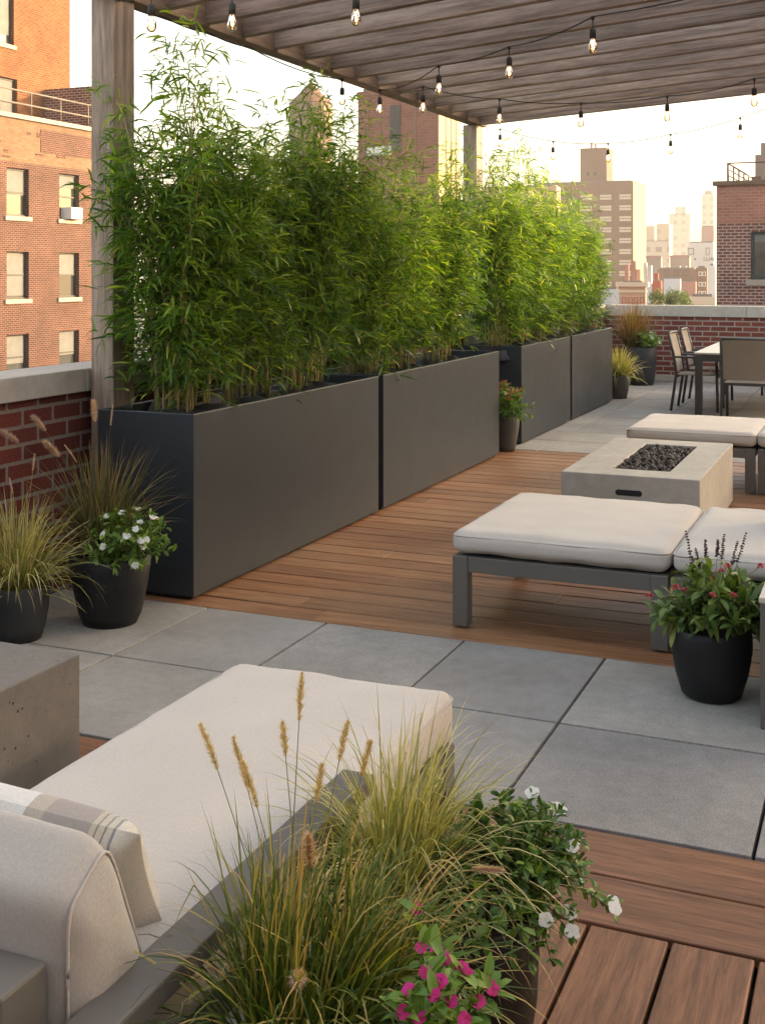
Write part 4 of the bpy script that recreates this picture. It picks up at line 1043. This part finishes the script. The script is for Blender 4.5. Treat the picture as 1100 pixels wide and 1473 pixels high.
mf = [(600, 1308, 2.02), (606, 1362, 1.92), (628, 1366, 1.90), (663, 1392, 1.86), (672, 1402, 1.85), (697, 1412, 1.86), (707, 1422, 1.85), (588, 1424, 1.80), (624, 1430, 1.80), (668, 1466, 1.80), (580, 1455, 1.78), (640, 1378, 1.88), (612, 1398, 1.84), (648, 1440, 1.82), (688, 1440, 1.84), (602, 1462, 1.78), (634, 1410, 1.82)]
tipsH = [np.array(D(*q)) for q in mf]
st, lv, tp = bushy(92, vH, 0.115, 48, 0.045, 0.42, nleaf=7, tips=[q-np.array([0, 0, 0.008]) for q in tipsH])
vp = lv.build('flowering_plant', M['bright_leaf'], t_); st.build('stem', M['stem'], vp)
for k, e in enumerate(tipsH): flower_mb(e, unit(np.array([e[0]-vH[0], e[1]-vH[1]-0.2, 0.25])), 0.0112, 300+k).build('flower', M['magenta_petal'], vp)

# ---------------------------------------------------------------- city
M['city'] = m_plain('street_ground', (0.12, 0.115, 0.11), 0.9, 0, 0.25, 0.05)
struct(MB().add([(-755, -55, -30), (415, -55, -30), (415, 895, -30), (-755, 895, -30)], [(0, 1, 2, 3)]).build('ground', M['city']))
M['b_red'] = m_brick('orange_red_brick', (0.070, 0.019, 0.011), (0.125, 0.040, 0.024), (0.19, 0.145, 0.11), 0.21, 0.074, 0.011, var=0.5)
M['b_upper'] = m_brick('orange_brick', (0.14, 0.046, 0.016), (0.21, 0.080, 0.028), (0.22, 0.14, 0.075), 0.24, 0.09, 0.011, var=0.5)
M['b_tan'] = m_brick('tan_brick', (0.185, 0.105, 0.058), (0.24, 0.15, 0.09), (0.15, 0.10, 0.065), 0.24, 0.09, 0.010, var=0.35)
M['b_brown'] = m_brick('brown_brick_tower', (0.20, 0.068, 0.045), (0.27, 0.10, 0.07), (0.26, 0.15, 0.11), 0.5, 0.22, 0.02, var=0.3)
M['b_purple'] = m_brick('dark_red_brick_house', (0.135, 0.05, 0.04), (0.21, 0.085, 0.065), (0.42, 0.33, 0.28), 0.26, 0.105, 0.017, var=0.4)
M['b_salmon'] = m_brick('salmon_brick', (0.34, 0.14, 0.10), (0.42, 0.185, 0.135), (0.40, 0.25, 0.19), 0.26, 0.105, 0.012, var=0.4)
M['sill'] = m_concrete('sill_stone', (0.36, 0.31, 0.25), 0.1, 0.1)
M['win_frame'] = m_plain('dark_window_frame', (0.03, 0.027, 0.024), 0.5)
M['glass'] = m_glass('window_glass', (0.05, 0.05, 0.045))
M['blind'] = m_plain('pale_window_blind', (0.17, 0.165, 0.15), 0.8)
M['white'] = m_plain('white_paint', (0.72, 0.70, 0.66), 0.6, 0, .06)
M['rail'] = m_plain('grey_railing', (0.16, 0.135, 0.11), 0.5)
M['rail_brown'] = m_plain('brown_railing', (0.14, 0.085, 0.05), 0.6)
M['roof'] = m_plain('roof_felt', (0.16, 0.14, 0.12), 0.9, 0, 0.2, 0.3)
for nm, c in {'w_beige': (0.52, 0.40, 0.27), 'w_cream': (0.60, 0.50, 0.37), 'w_brown': (0.19, 0.10, 0.062), 'w_taupe': (0.30, 0.235, 0.19), 'w_grey': (0.50, 0.49, 0.47), 'w_blue': (0.44, 0.47, 0.50), 'w_red': (0.32, 0.06, 0.035), 'w_peach': (0.50, 0.31, 0.21), 'w_rose': (0.38, 0.20, 0.16), 'w_white': (0.60, 0.58, 0.54)}.items():
    M[nm] = m_plain(nm.replace('w_', 'wall_'), c, 0.85, 0, 0.10, 0.08)
def m_grid(name, col, win, pw, ph, fx=0.5, fz=0.5):
    m, t, b = mat(name); uv = N(t, 'ShaderNodeTexCoord').outputs['UV']
    br = N(t, 'ShaderNodeTexBrick'); br.offset = 0.0; br.inputs['Scale'].default_value = 1; br.inputs['Brick Width'].default_value = pw; br.inputs['Row Height'].default_value = ph
    br.inputs['Mortar Size'].default_value = min(pw, ph)*0.27; br.inputs['Mortar Smooth'].default_value = 0.1; t.links.new(uv, br.inputs['Vector'])
    c2 = tuple(min(1, x*1.5) for x in win)
    br.inputs['Color1'].default_value = (*win, 1); br.inputs['Color2'].default_value = (*c2, 1); br.inputs['Mortar'].default_value = (*col, 1)
    big = noise_n(t, uv, 0.05, 4)
    t.links.new(mixc(t, 1.0, br.outputs['Color'], ramp(t, big, [(0.3, (0.9,)), (0.7, (1.08,))]), 'MULTIPLY'), b.inputs['Base Color']); b.inputs['Roughness'].default_value = 0.8
    return m
M['g_cream'] = m_grid('far_cream_tower_wall', (0.60, 0.50, 0.36), (0.40, 0.31, 0.21), 3.4, 3.4)
M['g_beige'] = m_grid('far_beige_tower_wall', (0.50, 0.37, 0.24), (0.34, 0.24, 0.16), 3.4, 3.4)
M['g_check'] = m_grid('far_checkered_wall', (0.58, 0.44, 0.32), (0.30, 0.19, 0.14), 3.2, 3.0)

# window meshes, local: faces -Y, origin at the bottom middle of the opening, shared by all copies
def window_meshes(w_, h_, key, frame=0.07, dep=0.0, glass='glass', frame_m='win_frame', sash=True):
    f = MB(); f.box(-w_/2, -w_/2+frame, dep, dep+0.08, 0, h_).box(w_/2-frame, w_/2, dep, dep+0.08, 0, h_).box(-w_/2+frame, w_/2-frame, dep, dep+0.08, 0, frame).box(-w_/2+frame, w_/2-frame, dep, dep+0.08, h_-frame, h_)
    if sash: f.box(-w_/2+frame, w_/2-frame, dep+0.01, dep+0.07, h_*0.5-frame*0.4, h_*0.5+frame*0.4)
    g = MB().box(-w_/2+frame*0.8, w_/2-frame*0.8, dep+0.055, dep+0.065, frame*0.8, h_-frame*0.8)
    fo = f.build('window', M[frame_m]); go = g.build('pane', M[glass]); fo.parent = None
    for o in (fo, go): COL.objects.unlink(o)
    return fo.data, go.data
WM = {}
def add_window(parent, key, pos, rz, w_, h_, blind=0.0, blind_m='blind', **kw):
    if key not in WM: WM[key] = window_meshes(w_, h_, key, **kw)
    fo = bpy.data.objects.new('window', WM[key][0]); COL.objects.link(fo); fo.parent = parent; fo.location = Vector(pos)-Vector(parent['_base']); fo.rotation_euler = (0, 0, rz)
    go = bpy.data.objects.new('pane', WM[key][1]); COL.objects.link(go); go.parent = fo
    if blind > 0:
        k2 = (key, round(blind, 2), blind_m)
        if k2 not in WM:
            o = MB().box(-w_/2+0.075, w_/2-0.075, kw.get('dep', 0)+0.035, kw.get('dep', 0)+0.045, h_*(1-blind), h_-0.075).build('blind', M[blind_m]); COL.objects.unlink(o); WM[k2] = (o.data,)
        bo = bpy.data.objects.new('blind', WM[k2][0]); COL.objects.link(bo); bo.parent = fo
    return fo
def facade(mb, axis, pos, u0, u1, z0, z1, openings, depth=0.22, mat_=0):
    """wall sheet facing +X (axis 'X') or -Y (axis 'Y') with real openings and reveals"""
    us = sorted({u0, u1, *[o[0] for o in openings], *[o[1] for o in openings]}); zs = sorted({z0, z1, *[o[2] for o in openings], *[o[3] for o in openings]})
    def P(u, z, d=0): return (pos-d, u, z) if axis == 'X' else (u, pos+d, z)
    for a, c in zip(us, us[1:]):
        for d, e in zip(zs, zs[1:]):
            um, zm = (a+c)/2, (d+e)/2
            if any(o[0] < um < o[1] and o[2] < zm < o[3] for o in openings): continue
            mb.add([P(a, d), P(c, d), P(c, e), P(a, e)], [(0, 1, 2, 3)], mat=mat_)
    for a, c, d, e in openings:
        mb.add([P(a, d), P(a, d, depth), P(a, e, depth), P(a, e)], [(0, 1, 2, 3)], mat=mat_); mb.add([P(c, d), P(c, e), P(c, e, depth), P(c, d, depth)], [(0, 1, 2, 3)], mat=mat_)
        mb.add([P(a, e), P(a, e, depth), P(c, e, depth), P(c, e)], [(0, 1, 2, 3)], mat=mat_); mb.add([P(a, d), P(c, d), P(c, d, depth), P(a, d, depth)], [(0, 1, 2, 3)], mat=mat_)

# left brick apartment building
lb = thing('apartment_building', 'orange red brick apartment building with rows of dark sash windows behind the timber post', 'building', (-29, 34, -30))
FX = -29.0; fy_end = 39.9
wz = [(3.66, 5.40), (0.66, 2.38), (-2.33, -0.62), (-5.3, -3.6)]
wy = [(34.05, 35.25), (37.0, 38.2), (30.9, 32.1), (39.25, 39.7)]
ops = [(a, c, d, e) for a, c in wy for d, e in wz]
mb = MB(); facade(mb, 'X', FX, 18, fy_end, -30, 5.62, ops)
mb.build('wall', M['b_red'], lb)
mb = MB(); mb.add([(FX, 18, 5.62), (FX, fy_end, 5.62), (FX, fy_end, 7.2), (FX, 18, 7.2)], [(0, 1, 2, 3)]); mb.build('parapet_band', M['b_tan'], lb)
MB().box(FX-0.02, FX+0.018, 35.9, fy_end-0.02, 6.1, 6.95).build('brick_patch', M['b_red'], lb)
rr = random.Random(2); mb = MB()
for k in range(16):
    y = rr.uniform(32, 39.4); z = rr.uniform(5.7, 6.8); mb.box(FX-0.02, FX+0.012, y, y+rr.choice([.24, .5, .75]), z, z+rr.choice([0.09, .18]))
mb.build('brick_patch', M['b_red'], lb)
MB().add([(FX, fy_end, -30), (FX-14, fy_end, -30), (FX-14, fy_end, 7.2), (FX, fy_end, 7.2)], [(0, 1, 2, 3)]).add([(FX, 18, 7.19), (FX, fy_end, 7.19), (FX-14, fy_end, 7.19), (FX-14, 18, 7.19)], [(0, 1, 2, 3)]).add([(FX, 18, -30), (FX, 18, 7.2), (FX-14, 18, 7.2), (FX-14, 18, -30)], [(0, 1, 2, 3)]).build('side_wall', M['b_red'], lb)
MB().box(FX-0.35, FX+0.10, 18, fy_end+0.08, 7.2, 7.36).build('coping', M['sill'], lb)
for i, (a, c) in enumerate(wy):
    for j, (d, e) in enumerate(wz):
        add_window(lb, ('L', round(c-a, 2), round(e-d, 1)), (FX-0.14, (a+c)/2, d), R_(90), c-a, e-d, [0.55, 0.42, 0.93, 0.30, 0.62, 0.48, 0.75][(i*3+j*2) % 7])
        MB().box(FX-0.1, FX+0.07, a-0.12, c+0.12, d-0.16, d-0.001).build('sill', M['sill'], lb)
UX = -31.5; uye = y_at(101, UX)
ub = MB(); uops = [(35.7, 37.4, 10.5, 14.5), (35.2, 37.6, 7.4, 9.2)]
facade(ub, 'X', UX, 18, uye, 7.2, 34, uops); ub.add([(UX, uye, 7.2), (UX-10, uye, 7.2), (UX-10, uye, 34), (UX, uye, 34)], [(0, 1, 2, 3)]).add([(UX, 18, 34), (UX, uye, 34), (UX-10, uye, 34), (UX-10, 18, 34)], [(0, 1, 2, 3)])
ub.build('upper_wall', M['b_upper'], lb)
y0_ = y_at(0, UX); 
add_window(lb, 'U1', (UX-0.14, 36.55, 10.5), R_(90), 1.7, 4.0, 0.9); add_window(lb, 'U2', (UX-0.14, 36.4, 7.4), R_(90), 2.4, 1.8, 0.8)
MB().box(UX-0.1, UX+0.07, 35.6, 37.5, 10.34, 10.499).build('sill', M['sill'], lb)
MB().box(-35.2, FX-0.05, fy_end-0.62, fy_end-0.3, 7.37, 9.05).build('roof_wall', M['b_purple'], lb)
MB().box(FX-0.049, FX+0.02, fy_end-0.64, fy_end-0.28, 7.37, 9.1).build('wall_end', M['b_tan'], lb)  # lighter tan on this end face stands in for sunlight
mb = MB()
for z in (7.78, 8.25): mb.tube([(FX-0.1, 18, z), (FX-0.1, fy_end-0.7, z)], 0.035, 6)
yy = 18.5
while yy < fy_end-0.7: mb.tube([(FX-0.1, yy, 7.36), (FX-0.1, yy, 8.25)], 0.03, 6); yy += 1.7
mb.build('railing', M['rail'], lb)
acu = MB().box(FX-0.2, FX+0.32, 37.32, 38.0, 3.67, 4.12, 0.02)
for k in range(5): acu.box(FX+0.321, FX+0.33, 37.37, 37.95, 3.72+k*0.075, 3.75+k*0.075)
tag(acu.build('air_conditioner', M['white'], None, (FX, 37.6, 3.67)), 'white window air conditioner jutting from the brick apartment building', 'air conditioner')

# brown tower with sunlit ribs
def block(name, label, cat, xl, xc, xr, yt, d, mt, zb=-30, roof='roof', z_over=None):
    p = D(xc, yt, d); X, Y = p.x, p.y; zt = p.z if z_over is None else z_over
    x0 = x_at(xl, Y); y1 = y_at(xr, X) if xr > xc else Y+abs(x0-X)
    t_ = thing(name, label, cat, ((x0+X)/2, (Y+y1)/2, zb))
    mb = MB().box(x0, X, Y, y1, zb, zt); mb.build('wall', M[mt], t_)
    MB().box(x0+0.3, X-0.3, Y+0.3, y1-0.3, zt, zt+0.25).build('roof', M[roof], t_)
    return t_, x0, X, Y, y1, zt
t_, x0, X, Y, y1, zt = block('brick_tower', 'brown brick tower with golden sunlit side above the bamboo', 'building', 515, 630, 660, 125, 90, 'b_brown')
M['tan_side'] = m_plain('tan_brick_side', (0.52, 0.36, 0.18), 0.85, 0, 0.15, 0.4)  # sunlight on this side put into a lighter, golden colour
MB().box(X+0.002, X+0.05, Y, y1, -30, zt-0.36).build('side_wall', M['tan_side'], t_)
for f in (0.33, 0.58, 0.82): MB().box(X+0.01, X+0.08, Y+(y1-Y)*f-0.16, Y+(y1-Y)*f+0.16, -10, zt-0.6).build('window_strip', M['win_frame'], t_)
MB().box(x_at(561, Y), x_at(576, Y), Y-0.08, Y+0.05, D(0, 215, 90).z, D(0, 148, 90).z).build('window_strip', M['win_frame'], t_)
for px in (528, 545, 596): MB().box(x_at(px, Y), x_at(px+2.5, Y), Y-0.06, Y+0.05, -5, zt-0.4).build('pipe', M['w_brown'], t_)
MB().box(x_at(528, Y), x_at(563, Y), Y-0.12, Y+0.05, D(0, 220, 90).z, D(0, 207, 90).z).build('lintel_panel', M['white'], t_)
MB().box(x0-0.1, X+0.12, Y-0.12, y1+0.1, zt-0.35, zt-0.05).build('cornice', M['b_brown'], t_)
# water tower
wt = D(447, 150, 105); wt_b = thing('water_tower', 'round rooftop water tank with a conical cap behind the bamboo tops', 'water tower', (wt.x, wt.y, -30))
rT = 31*105/FPX
M['tank'] = m_wood('tank_staves', [(0.26, 0.19, 0.13), (0.31, 0.24, 0.17), (0.36, 0.29, 0.21)], 'Z', 0.3, 0.8)
MB().lathe([(rT, -7.2), (rT, 0)], wt, 40).build('tank', M['tank'], wt_b)
MB().lathe([(rT*1.04, 0.0), (rT*0.5, 1.0), (0.05, 2.0)], wt, 40).build('cap', M['w_brown'], wt_b)
mb = MB()
for k in range(6): a_ = k*math.pi/3; mb.tube([(wt.x+rT*.8*math.cos(a_), wt.y+rT*.8*math.sin(a_), -30), (wt.x+rT*.8*math.cos(a_), wt.y+rT*.8*math.sin(a_), wt.z-7.2)], 0.18, 6)
mb.build('leg_frame', M['w_brown'], wt_b)
# apartment tower, two slabs, windows each a part
t_, x0, X, Y, y1, zt = block('apartment_tower', 'brown apartment tower with white window bands and a golden side beyond the bamboo', 'building', 770, 910, 928, 261, 205, 'w_brown')
wv_, wh_ = 2.9, 1.75
for px in (760, 800, 846, 874, 902)[1:]:
    for k in range(13):
        z = zt-2.6-k*1.52*205/165
        add_window(t_, 'APT', (x_at(px, Y)-0.4, Y-0.07, z-wh_/2+0.3), 0, wv_*0.8, 1.15, 0, glass='w_cream', frame=0.14, frame_m='w_brown')
M['gold'] = m_grid('tower_side_wall', (0.50, 0.34, 0.17), (0.34, 0.21, 0.11), 2.6, 60)  # gold of the sun-facing side is sunlight put into the wall colour
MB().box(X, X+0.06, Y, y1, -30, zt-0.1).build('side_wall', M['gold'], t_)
q = D(872, 212, 215); MB().box(x_at(834, q.y), q.x, q.y, y_at(881, q.x), -30, q.z).build('stair_tower', M['w_brown'], t_)
for px in (843, 853): MB().box(x_at(px, q.y), x_at(px+5, q.y), q.y-0.06, q.y+0.05, D(0, 252, 215).z, D(0, 247, 215).z).build('vent', M['win_frame'], t_)
for px, h in ((847, 1.1), (853, .8), (889, 1.0)): z0 = q.z if px < 880 else zt; MB().box(x_at(px, q.y), x_at(px+2.2, q.y), q.y+1, q.y+1.6, z0, z0+h).build('roof_vent', M['w_rose'], t_)
t_, x0, X, Y, y1, zt = block('apartment_building', 'long tan block with pale roofline just above the middle bamboo', 'building', 688, 800, 806, 268, 160, 'w_peach')
for k in range(7): add_window(t_, 'LOW', (x0+(X-x0)*(k+.5)/7, Y-0.05, zt-3.6), 0, 1.6, 1.8, 0, glass='white', frame=0.12, frame_m='w_brown')
t_, *_ = block('apartment_building', 'tan gabled block between the far timber post and the long tan block', 'building', 696, 760, 760, 273, 130, 'w_beige')
# skyline
sky_b = [('skyscraper', 'stepped cream tower with a narrow top, tallest of the hazy skyline', 962, 991, 995, 308, 520, 'g_cream'),
         ('office_tower', 'slim pale tower beside the dark red brick house roof', 1009, 1026, 1027, 279, 520, 'g_cream'),
         ('apartment_block', 'square beige block in front of the stepped cream tower', 944, 962, 967, 323, 430, 'g_beige'),
         ('apartment_block', 'narrow beige block between the apartment tower and the square beige block', 918, 941, 943, 326, 440, 'g_beige'),
         ('apartment_block', 'wide pale block with checkered windows below the square beige block', 915, 962, 964, 347, 330, 'g_check'),
         ('warehouse', 'mauve brown block rising behind the white lettered building', 1008, 1026, 1027, 326, 320, 'w_rose')]
for nm, lab, xl, xc, xr, yt, d, mt in sky_b:
    t_, x0, X, Y, y1, zt = block(nm, lab, 'building', xl, xc, xr, yt, d, mt)
    if nm == 'skyscraper':
        MB().box(x_at(970, Y), x_at(985, Y), Y+1, y1-1, zt+.25, D(0, 297, d).z).build('crown', M['g_cream'], t_)
    if nm == 'office_tower': MB().box(x0+1, X-1, Y+1, y1-1, zt+.25, zt+1.6).build('crown', M['w_taupe'], t_)
t_, x0, X, Y, y1, zt = block('warehouse', 'white painted building with black wall lettering and few small windows', 'building', 989, 1026, 1029, 349, 240, 'w_white')
for px, py, ww, hh in ((993, 366, 1.2, 1.3), (1017, 367, .7, 1.5)): add_window(t_, ('WH', px), (x_at(px, Y), Y-0.05, D(0, py, 240).z), 0, ww, hh, 0, frame=0.1, sash=False)
def text_part(parent, txt, loc, size, rz, mt):
    cu_ = bpy.data.curves.new('lettering', 'FONT'); cu_.body = txt; cu_.size = size; cu_.extrude = 0.02; cu_.align_x = 'LEFT'
    o = bpy.data.objects.new('lettering', cu_); COL.objects.link(o); o.parent = parent; o.location = Vector(loc)-Vector(parent['_base']); o.rotation_euler = (math.pi/2, 0, rz); cu_.materials.append(mt); bpy.context.view_layer.update()
    me = bpy.data.meshes.new_from_object(o.evaluated_get(bpy.context.evaluated_depsgraph_get())); n_ = bpy.data.objects.new('lettering', me); COL.objects.link(n_); n_.parent = parent; n_.location = o.location; n_.rotation_euler = o.rotation_euler
    bpy.data.objects.remove(o); return n_
text_part(t_, 'LUAL', (x_at(1011, Y), Y-0.06, D(0, 375, 240).z), 1.05, 0, M['win_frame'])
MB().box(x_at(998, Y), x_at(1000, Y), Y-0.06, Y, D(0, 374, 240).z, D(0, 371.5, 240).z).build('wall_mark', M['win_frame'], t_)
low = [('rowhouse', 'low taupe block with a flat roof under the checkered block', 929, 950, 952, 370, 200, 'w_taupe'),
       ('rowhouse', 'taupe block with a raised roof house, beside the white lettered building', 963, 991, 993, 369, 205, 'w_taupe'),
       ('rowhouse', 'wide mauve brown block spanning between the two taupe blocks', 945, 1000, 1003, 387, 190, 'w_brown'),
       ('rowhouse', 'dark brown house with small white windows below the wall lettering', 1000, 1016, 1017, 385, 165, 'w_brown'),
       ('rowhouse', 'narrow white house squeezed against the dark red brick house', 1017, 1028, 1029, 382, 160, 'w_white'),
       ('rowhouse', 'pale blue grey house beside the red house', 925, 937, 938, 402, 150, 'w_blue'),
       ('rowhouse', 'small bright red house between two pale blue grey houses', 937, 950, 952, 404, 140, 'w_red'),
       ('rowhouse', 'pale blue grey house behind the leafy roof tree', 954, 978, 979, 401, 152, 'w_blue'),
       ('rowhouse', 'rose brick house beside the leafy roof tree', 979, 1000, 1001, 405, 145, 'w_rose'),
       ('rowhouse', 'pale blue grey shed beside the end of the bamboo', 862, 891, 892, 416, 120, 'w_blue'),
       ('rowhouse', 'cream low roof just above the far coping by the dark red brick house', 990, 1028, 1029, 427, 110, 'w_cream')]
for nm, lab, xl, xc, xr, yt, d, mt in low:
    t_, x0, X, Y, y1, zt = block(nm, lab, 'house', xl, xc, xr, yt, d, mt)
    if 'small white windows' in lab:
        for px in (1006.5, 1012):
            for py in (397, 412, 425): add_window(t_, 'RW', (x_at(px, Y), Y-0.05, D(0, py, d).z), 0, 0.45, 0.6, 0, glass='white', frame=0.08, frame_m='white', sash=False)
    if 'raised roof' in lab or 'flat roof' in lab: MB().box(x0-.15, X+.15, Y-.15, Y+.4, zt-.05, zt+.2).build('cornice', M['w_rose'], t_)
    if 'red house' in lab and 'bright' in lab: MB().box(X-1.0, X-0.5, Y+1, Y+1.5, zt, zt+.9).build('chimney', M['w_red'], t_)
    if 'spanning' in lab:
        for px in (952, 960, 975, 984): MB().box(x_at(px, Y), x_at(px+1.5, Y), Y+1, Y+1.4, zt, zt+0.5).build('roof_vent', M['w_white'], t_)
        for px in (958, 972, 986): add_window(t_, 'SP', (x_at(px, Y), Y-0.05, D(0, 397, d).z), 0, 0.8, 0.9, 0, frame=0.08, sash=False)
# corniced brick house
t_, x0, X, Y, y1, zt = block('brick_house', 'small peach brick house with a pale cornice and tall windows above the far coping', 'house', 890, 928, 929, 408, 100, 'w_peach')
MB().box(x0-0.25, X+0.25, Y-0.3, Y+0.5, zt-0.25, zt+0.12).build('cornice', M['w_cream'], t_)
MB().box(x0-0.1, X+0.1, Y-0.14, Y+0.1, zt-0.75, zt-0.55).build('cornice', M['w_cream'], t_)
for px in (897, 906, 914, 923): add_window(t_, 'BH', (x_at(px, Y), Y-0.05, zt-2.0), 0, 0.36, 0.85, 0, frame=0.05, frame_m='w_red')
for px, h, mt in ((891, 2.0, 'w_rose'), (902, 2.4, 'w_rose'), (908, 1.5, 'w_peach'), (918, 2.2, 'w_white'), (925, 1.9, 'w_grey')):
    MB().box(x_at(px, Y), x_at(px+5, Y), Y+2, Y+2.5, zt, zt+h*0.8).build('chimney', M[mt], t_)

# dark red brick house at the edge
hb_d = 40; pL = D(1030, 267, hb_d); HX0, HY = pL.x, pL.y; HZ = pL.z; HX1 = HX0+16
rb = thing('brick_building', 'dark red brick building with salmon upper band, roof railing and one sash window', 'building', (HX0+8, HY+5, -30))
hz_mid = D(0, 322, hb_d).z
wx0 = x_at(1079, HY); wz0, wz1 = D(0, 402, hb_d).z, D(0, 334, hb_d).z
mb = MB(); facade(mb, 'Y', HY, HX0, HX1, -30, hz_mid, [(wx0, wx0+1.3, wz0, wz1), (wx0+4, wx0+5.3, wz0, wz1)]); mb.build('wall', M['b_purple'], rb)
mb = MB(); mb.add([(HX0, HY, hz_mid), (HX1, HY, hz_mid), (HX1, HY, HZ), (HX0, HY, HZ)], [(0, 1, 2, 3)]); mb.build('parapet_band', M['b_salmon'], rb)
MB().add([(HX0, HY, -30), (HX0, HY, HZ), (HX0, HY+12, HZ), (HX0, HY+12, -30)], [(0, 1, 2, 3)]).add([(HX0, HY, HZ-.01), (HX1, HY, HZ-.01), (HX1, HY+12, HZ-.01), (HX0, HY+12, HZ-.01)], [(0, 1, 2, 3)]).add([(HX1, HY, -30), (HX1, HY, HZ), (HX1, HY+12, HZ), (HX1, HY+12, -30)], [(0, 1, 2, 3)]).build('side_wall', M['b_salmon'], rb)
MB().box(HX0-0.12, HX1+0.1, HY-0.12, HY+0.3, HZ, HZ+0.14).build('coping', M['rail_brown'], rb)
for x in (wx0, wx0+4):
    add_window(rb, 'RB', (x+0.65, HY+0.10, wz0), 0, 1.3, wz1-wz0, 0.22, frame=0.1)
    MB().box(x-0.15, x+1.45, HY-0.08, HY+0.1, wz0-0.2, wz0-0.001).build('sill', M['sill'], rb)
mb = MB(); rx0 = x_at(1046, HY+0.1)
mb.tube([(rx0, HY+0.15, HZ+.14), (rx0, HY+0.15, HZ+0.75)], 0.04, 6).tube([(rx0, HY+0.15, HZ+0.75), (HX1, HY+0.15, HZ+0.75)], 0.025, 6).tube([(rx0, HY+0.15, HZ+0.75), (rx0+0.1, HY+9, HZ+0.75)], 0.03, 6)
for k in range(1, 6): mb.tube([(rx0, HY+0.15+k*1.6, HZ+.1), (rx0, HY+0.15+k*1.6, HZ+0.75)], 0.03, 6)
for k in range(1, 7): mb.tube([(rx0+k*2.2, HY+0.15, HZ+.1), (rx0+k*2.2, HY+0.15, HZ+0.75)], 0.025, 6)
for z in (0.35, .55): mb.tube([(rx0, HY+0.15, HZ+z), (rx0+0.1, HY+9, HZ+z)], 0.02, 6)
mb.build('railing', M['rail_brown'], rb)
q = D(1088, 300, 43); MB().box(q.x, q.x+6, HY+3, HY+6, HZ, D(0, 225, 43).z).box(x_at(1095, HY+4), q.x+6, HY+3.6, HY+6, D(0, 225, 43).z, D(0, 206, 43).z).build('roof_house', M['w_taupe'], rb)
MB().box(x_at(1080, HY+2), x_at(1093, HY+2), HY+2, HY+2.4, HZ, HZ+0.42).build('roof_box', M['rail_brown'], rb)
# unseen block added to shade the terrace; its lower part lets sun reach bamboo
sun_block = thing('apartment_building', 'tall tan brick apartment building beyond the red brick building, outside the view', 'building', (40, 30, -30))
MB().box(24, 40, -12, 26.8, -30, 10.4).build('wall', M['b_tan'], sun_block)
MB().box(23.9, 40.1, -12.1, 26.9, 10.4, 10.7).build('coping', M['sill'], sun_block)
MB().box(24.05, 40, 26.802, 75, -30, 8.7).build('wall', M['b_tan'], sun_block)
MB().box(23.95, 40.1, 26.902, 75.1, 8.7, 9.0).build('coping', M['sill'], sun_block)

# roof trees above the far coping
def far_tree(px, py, d, r, label, seed, g='trees on the low roofs beyond the far coping'):
    c = D(px, py, d); t_ = thing('tree', label, 'tree', (c.x, c.y, c.z-4*r), group=g); rng = np.random.default_rng(seed)
    tr = MB().tube([(c.x, c.y, c.z-4*r), (c.x, c.y, c.z-1.5*r), (c.x+.1*r, c.y, c.z)], [0.12*r, 0.1*r, 0.03*r], 7)
    for k in range(6): v = unit(rng.normal(0, 1, 3)); tr.tube([(c.x, c.y, c.z-1.2*r), tuple(np.array(c)+v*r*0.8)], [0.05*r, 0.02*r], 5)
    tr.build('trunk', M['bark'], t_)
    n = 1500; lob = np.array(c)+rng.normal(0, 0.42*r, (14, 3)); idx = rng.integers(0, 14, n); v = unit(rng.normal(0, 1, (n, 3)))*rng.uniform(0.2, 1, (n, 1))**0.5*0.42*r
    mb = MB(); strips(mb, lob[idx]+v, unit(rng.normal(0, 1, (n, 3))), np.full(n, 0.17*r), np.full(n, 0.10*r), np.full(n, .3), rng, OVALP, 3, rng.random(n)); mb.build('crown', M['tree_leaf'], t_)
far_tree(966, 430, 95, 1.05, 'bushy green roof tree just above the far coping, before the rose brick house', 1)
far_tree(946, 434, 93, 0.75, 'smaller green roof tree beside the peach corniced house', 2)
far_tree(983, 434, 96, 0.70, 'low green roof bush beneath the rose brick house', 3)
# ---------------------------------------------------------------- evening haze
hz = MB().box(-760, 420, -60, 900, -31, 75); m, t, b = mat('evening_haze'); t.nodes.remove(b)
pv = N(t, 'ShaderNodeVolumePrincipled'); pv.inputs['Density'].default_value = 0.00065; pv.inputs['Color'].default_value = (0.95, 0.92, 0.88, 1); pv.inputs['Anisotropy'].default_value = 0.2
t.links.new(pv.outputs[0], t.nodes['Material Output'].inputs['Volume']); ho = hz.build('haze', m); ho['kind'] = 'stuff'; ho['label'] = 'thin warm evening haze over the city'
# strip '_base' helper properties
for o in S.objects:
    if '_base' in o: del o['_base']
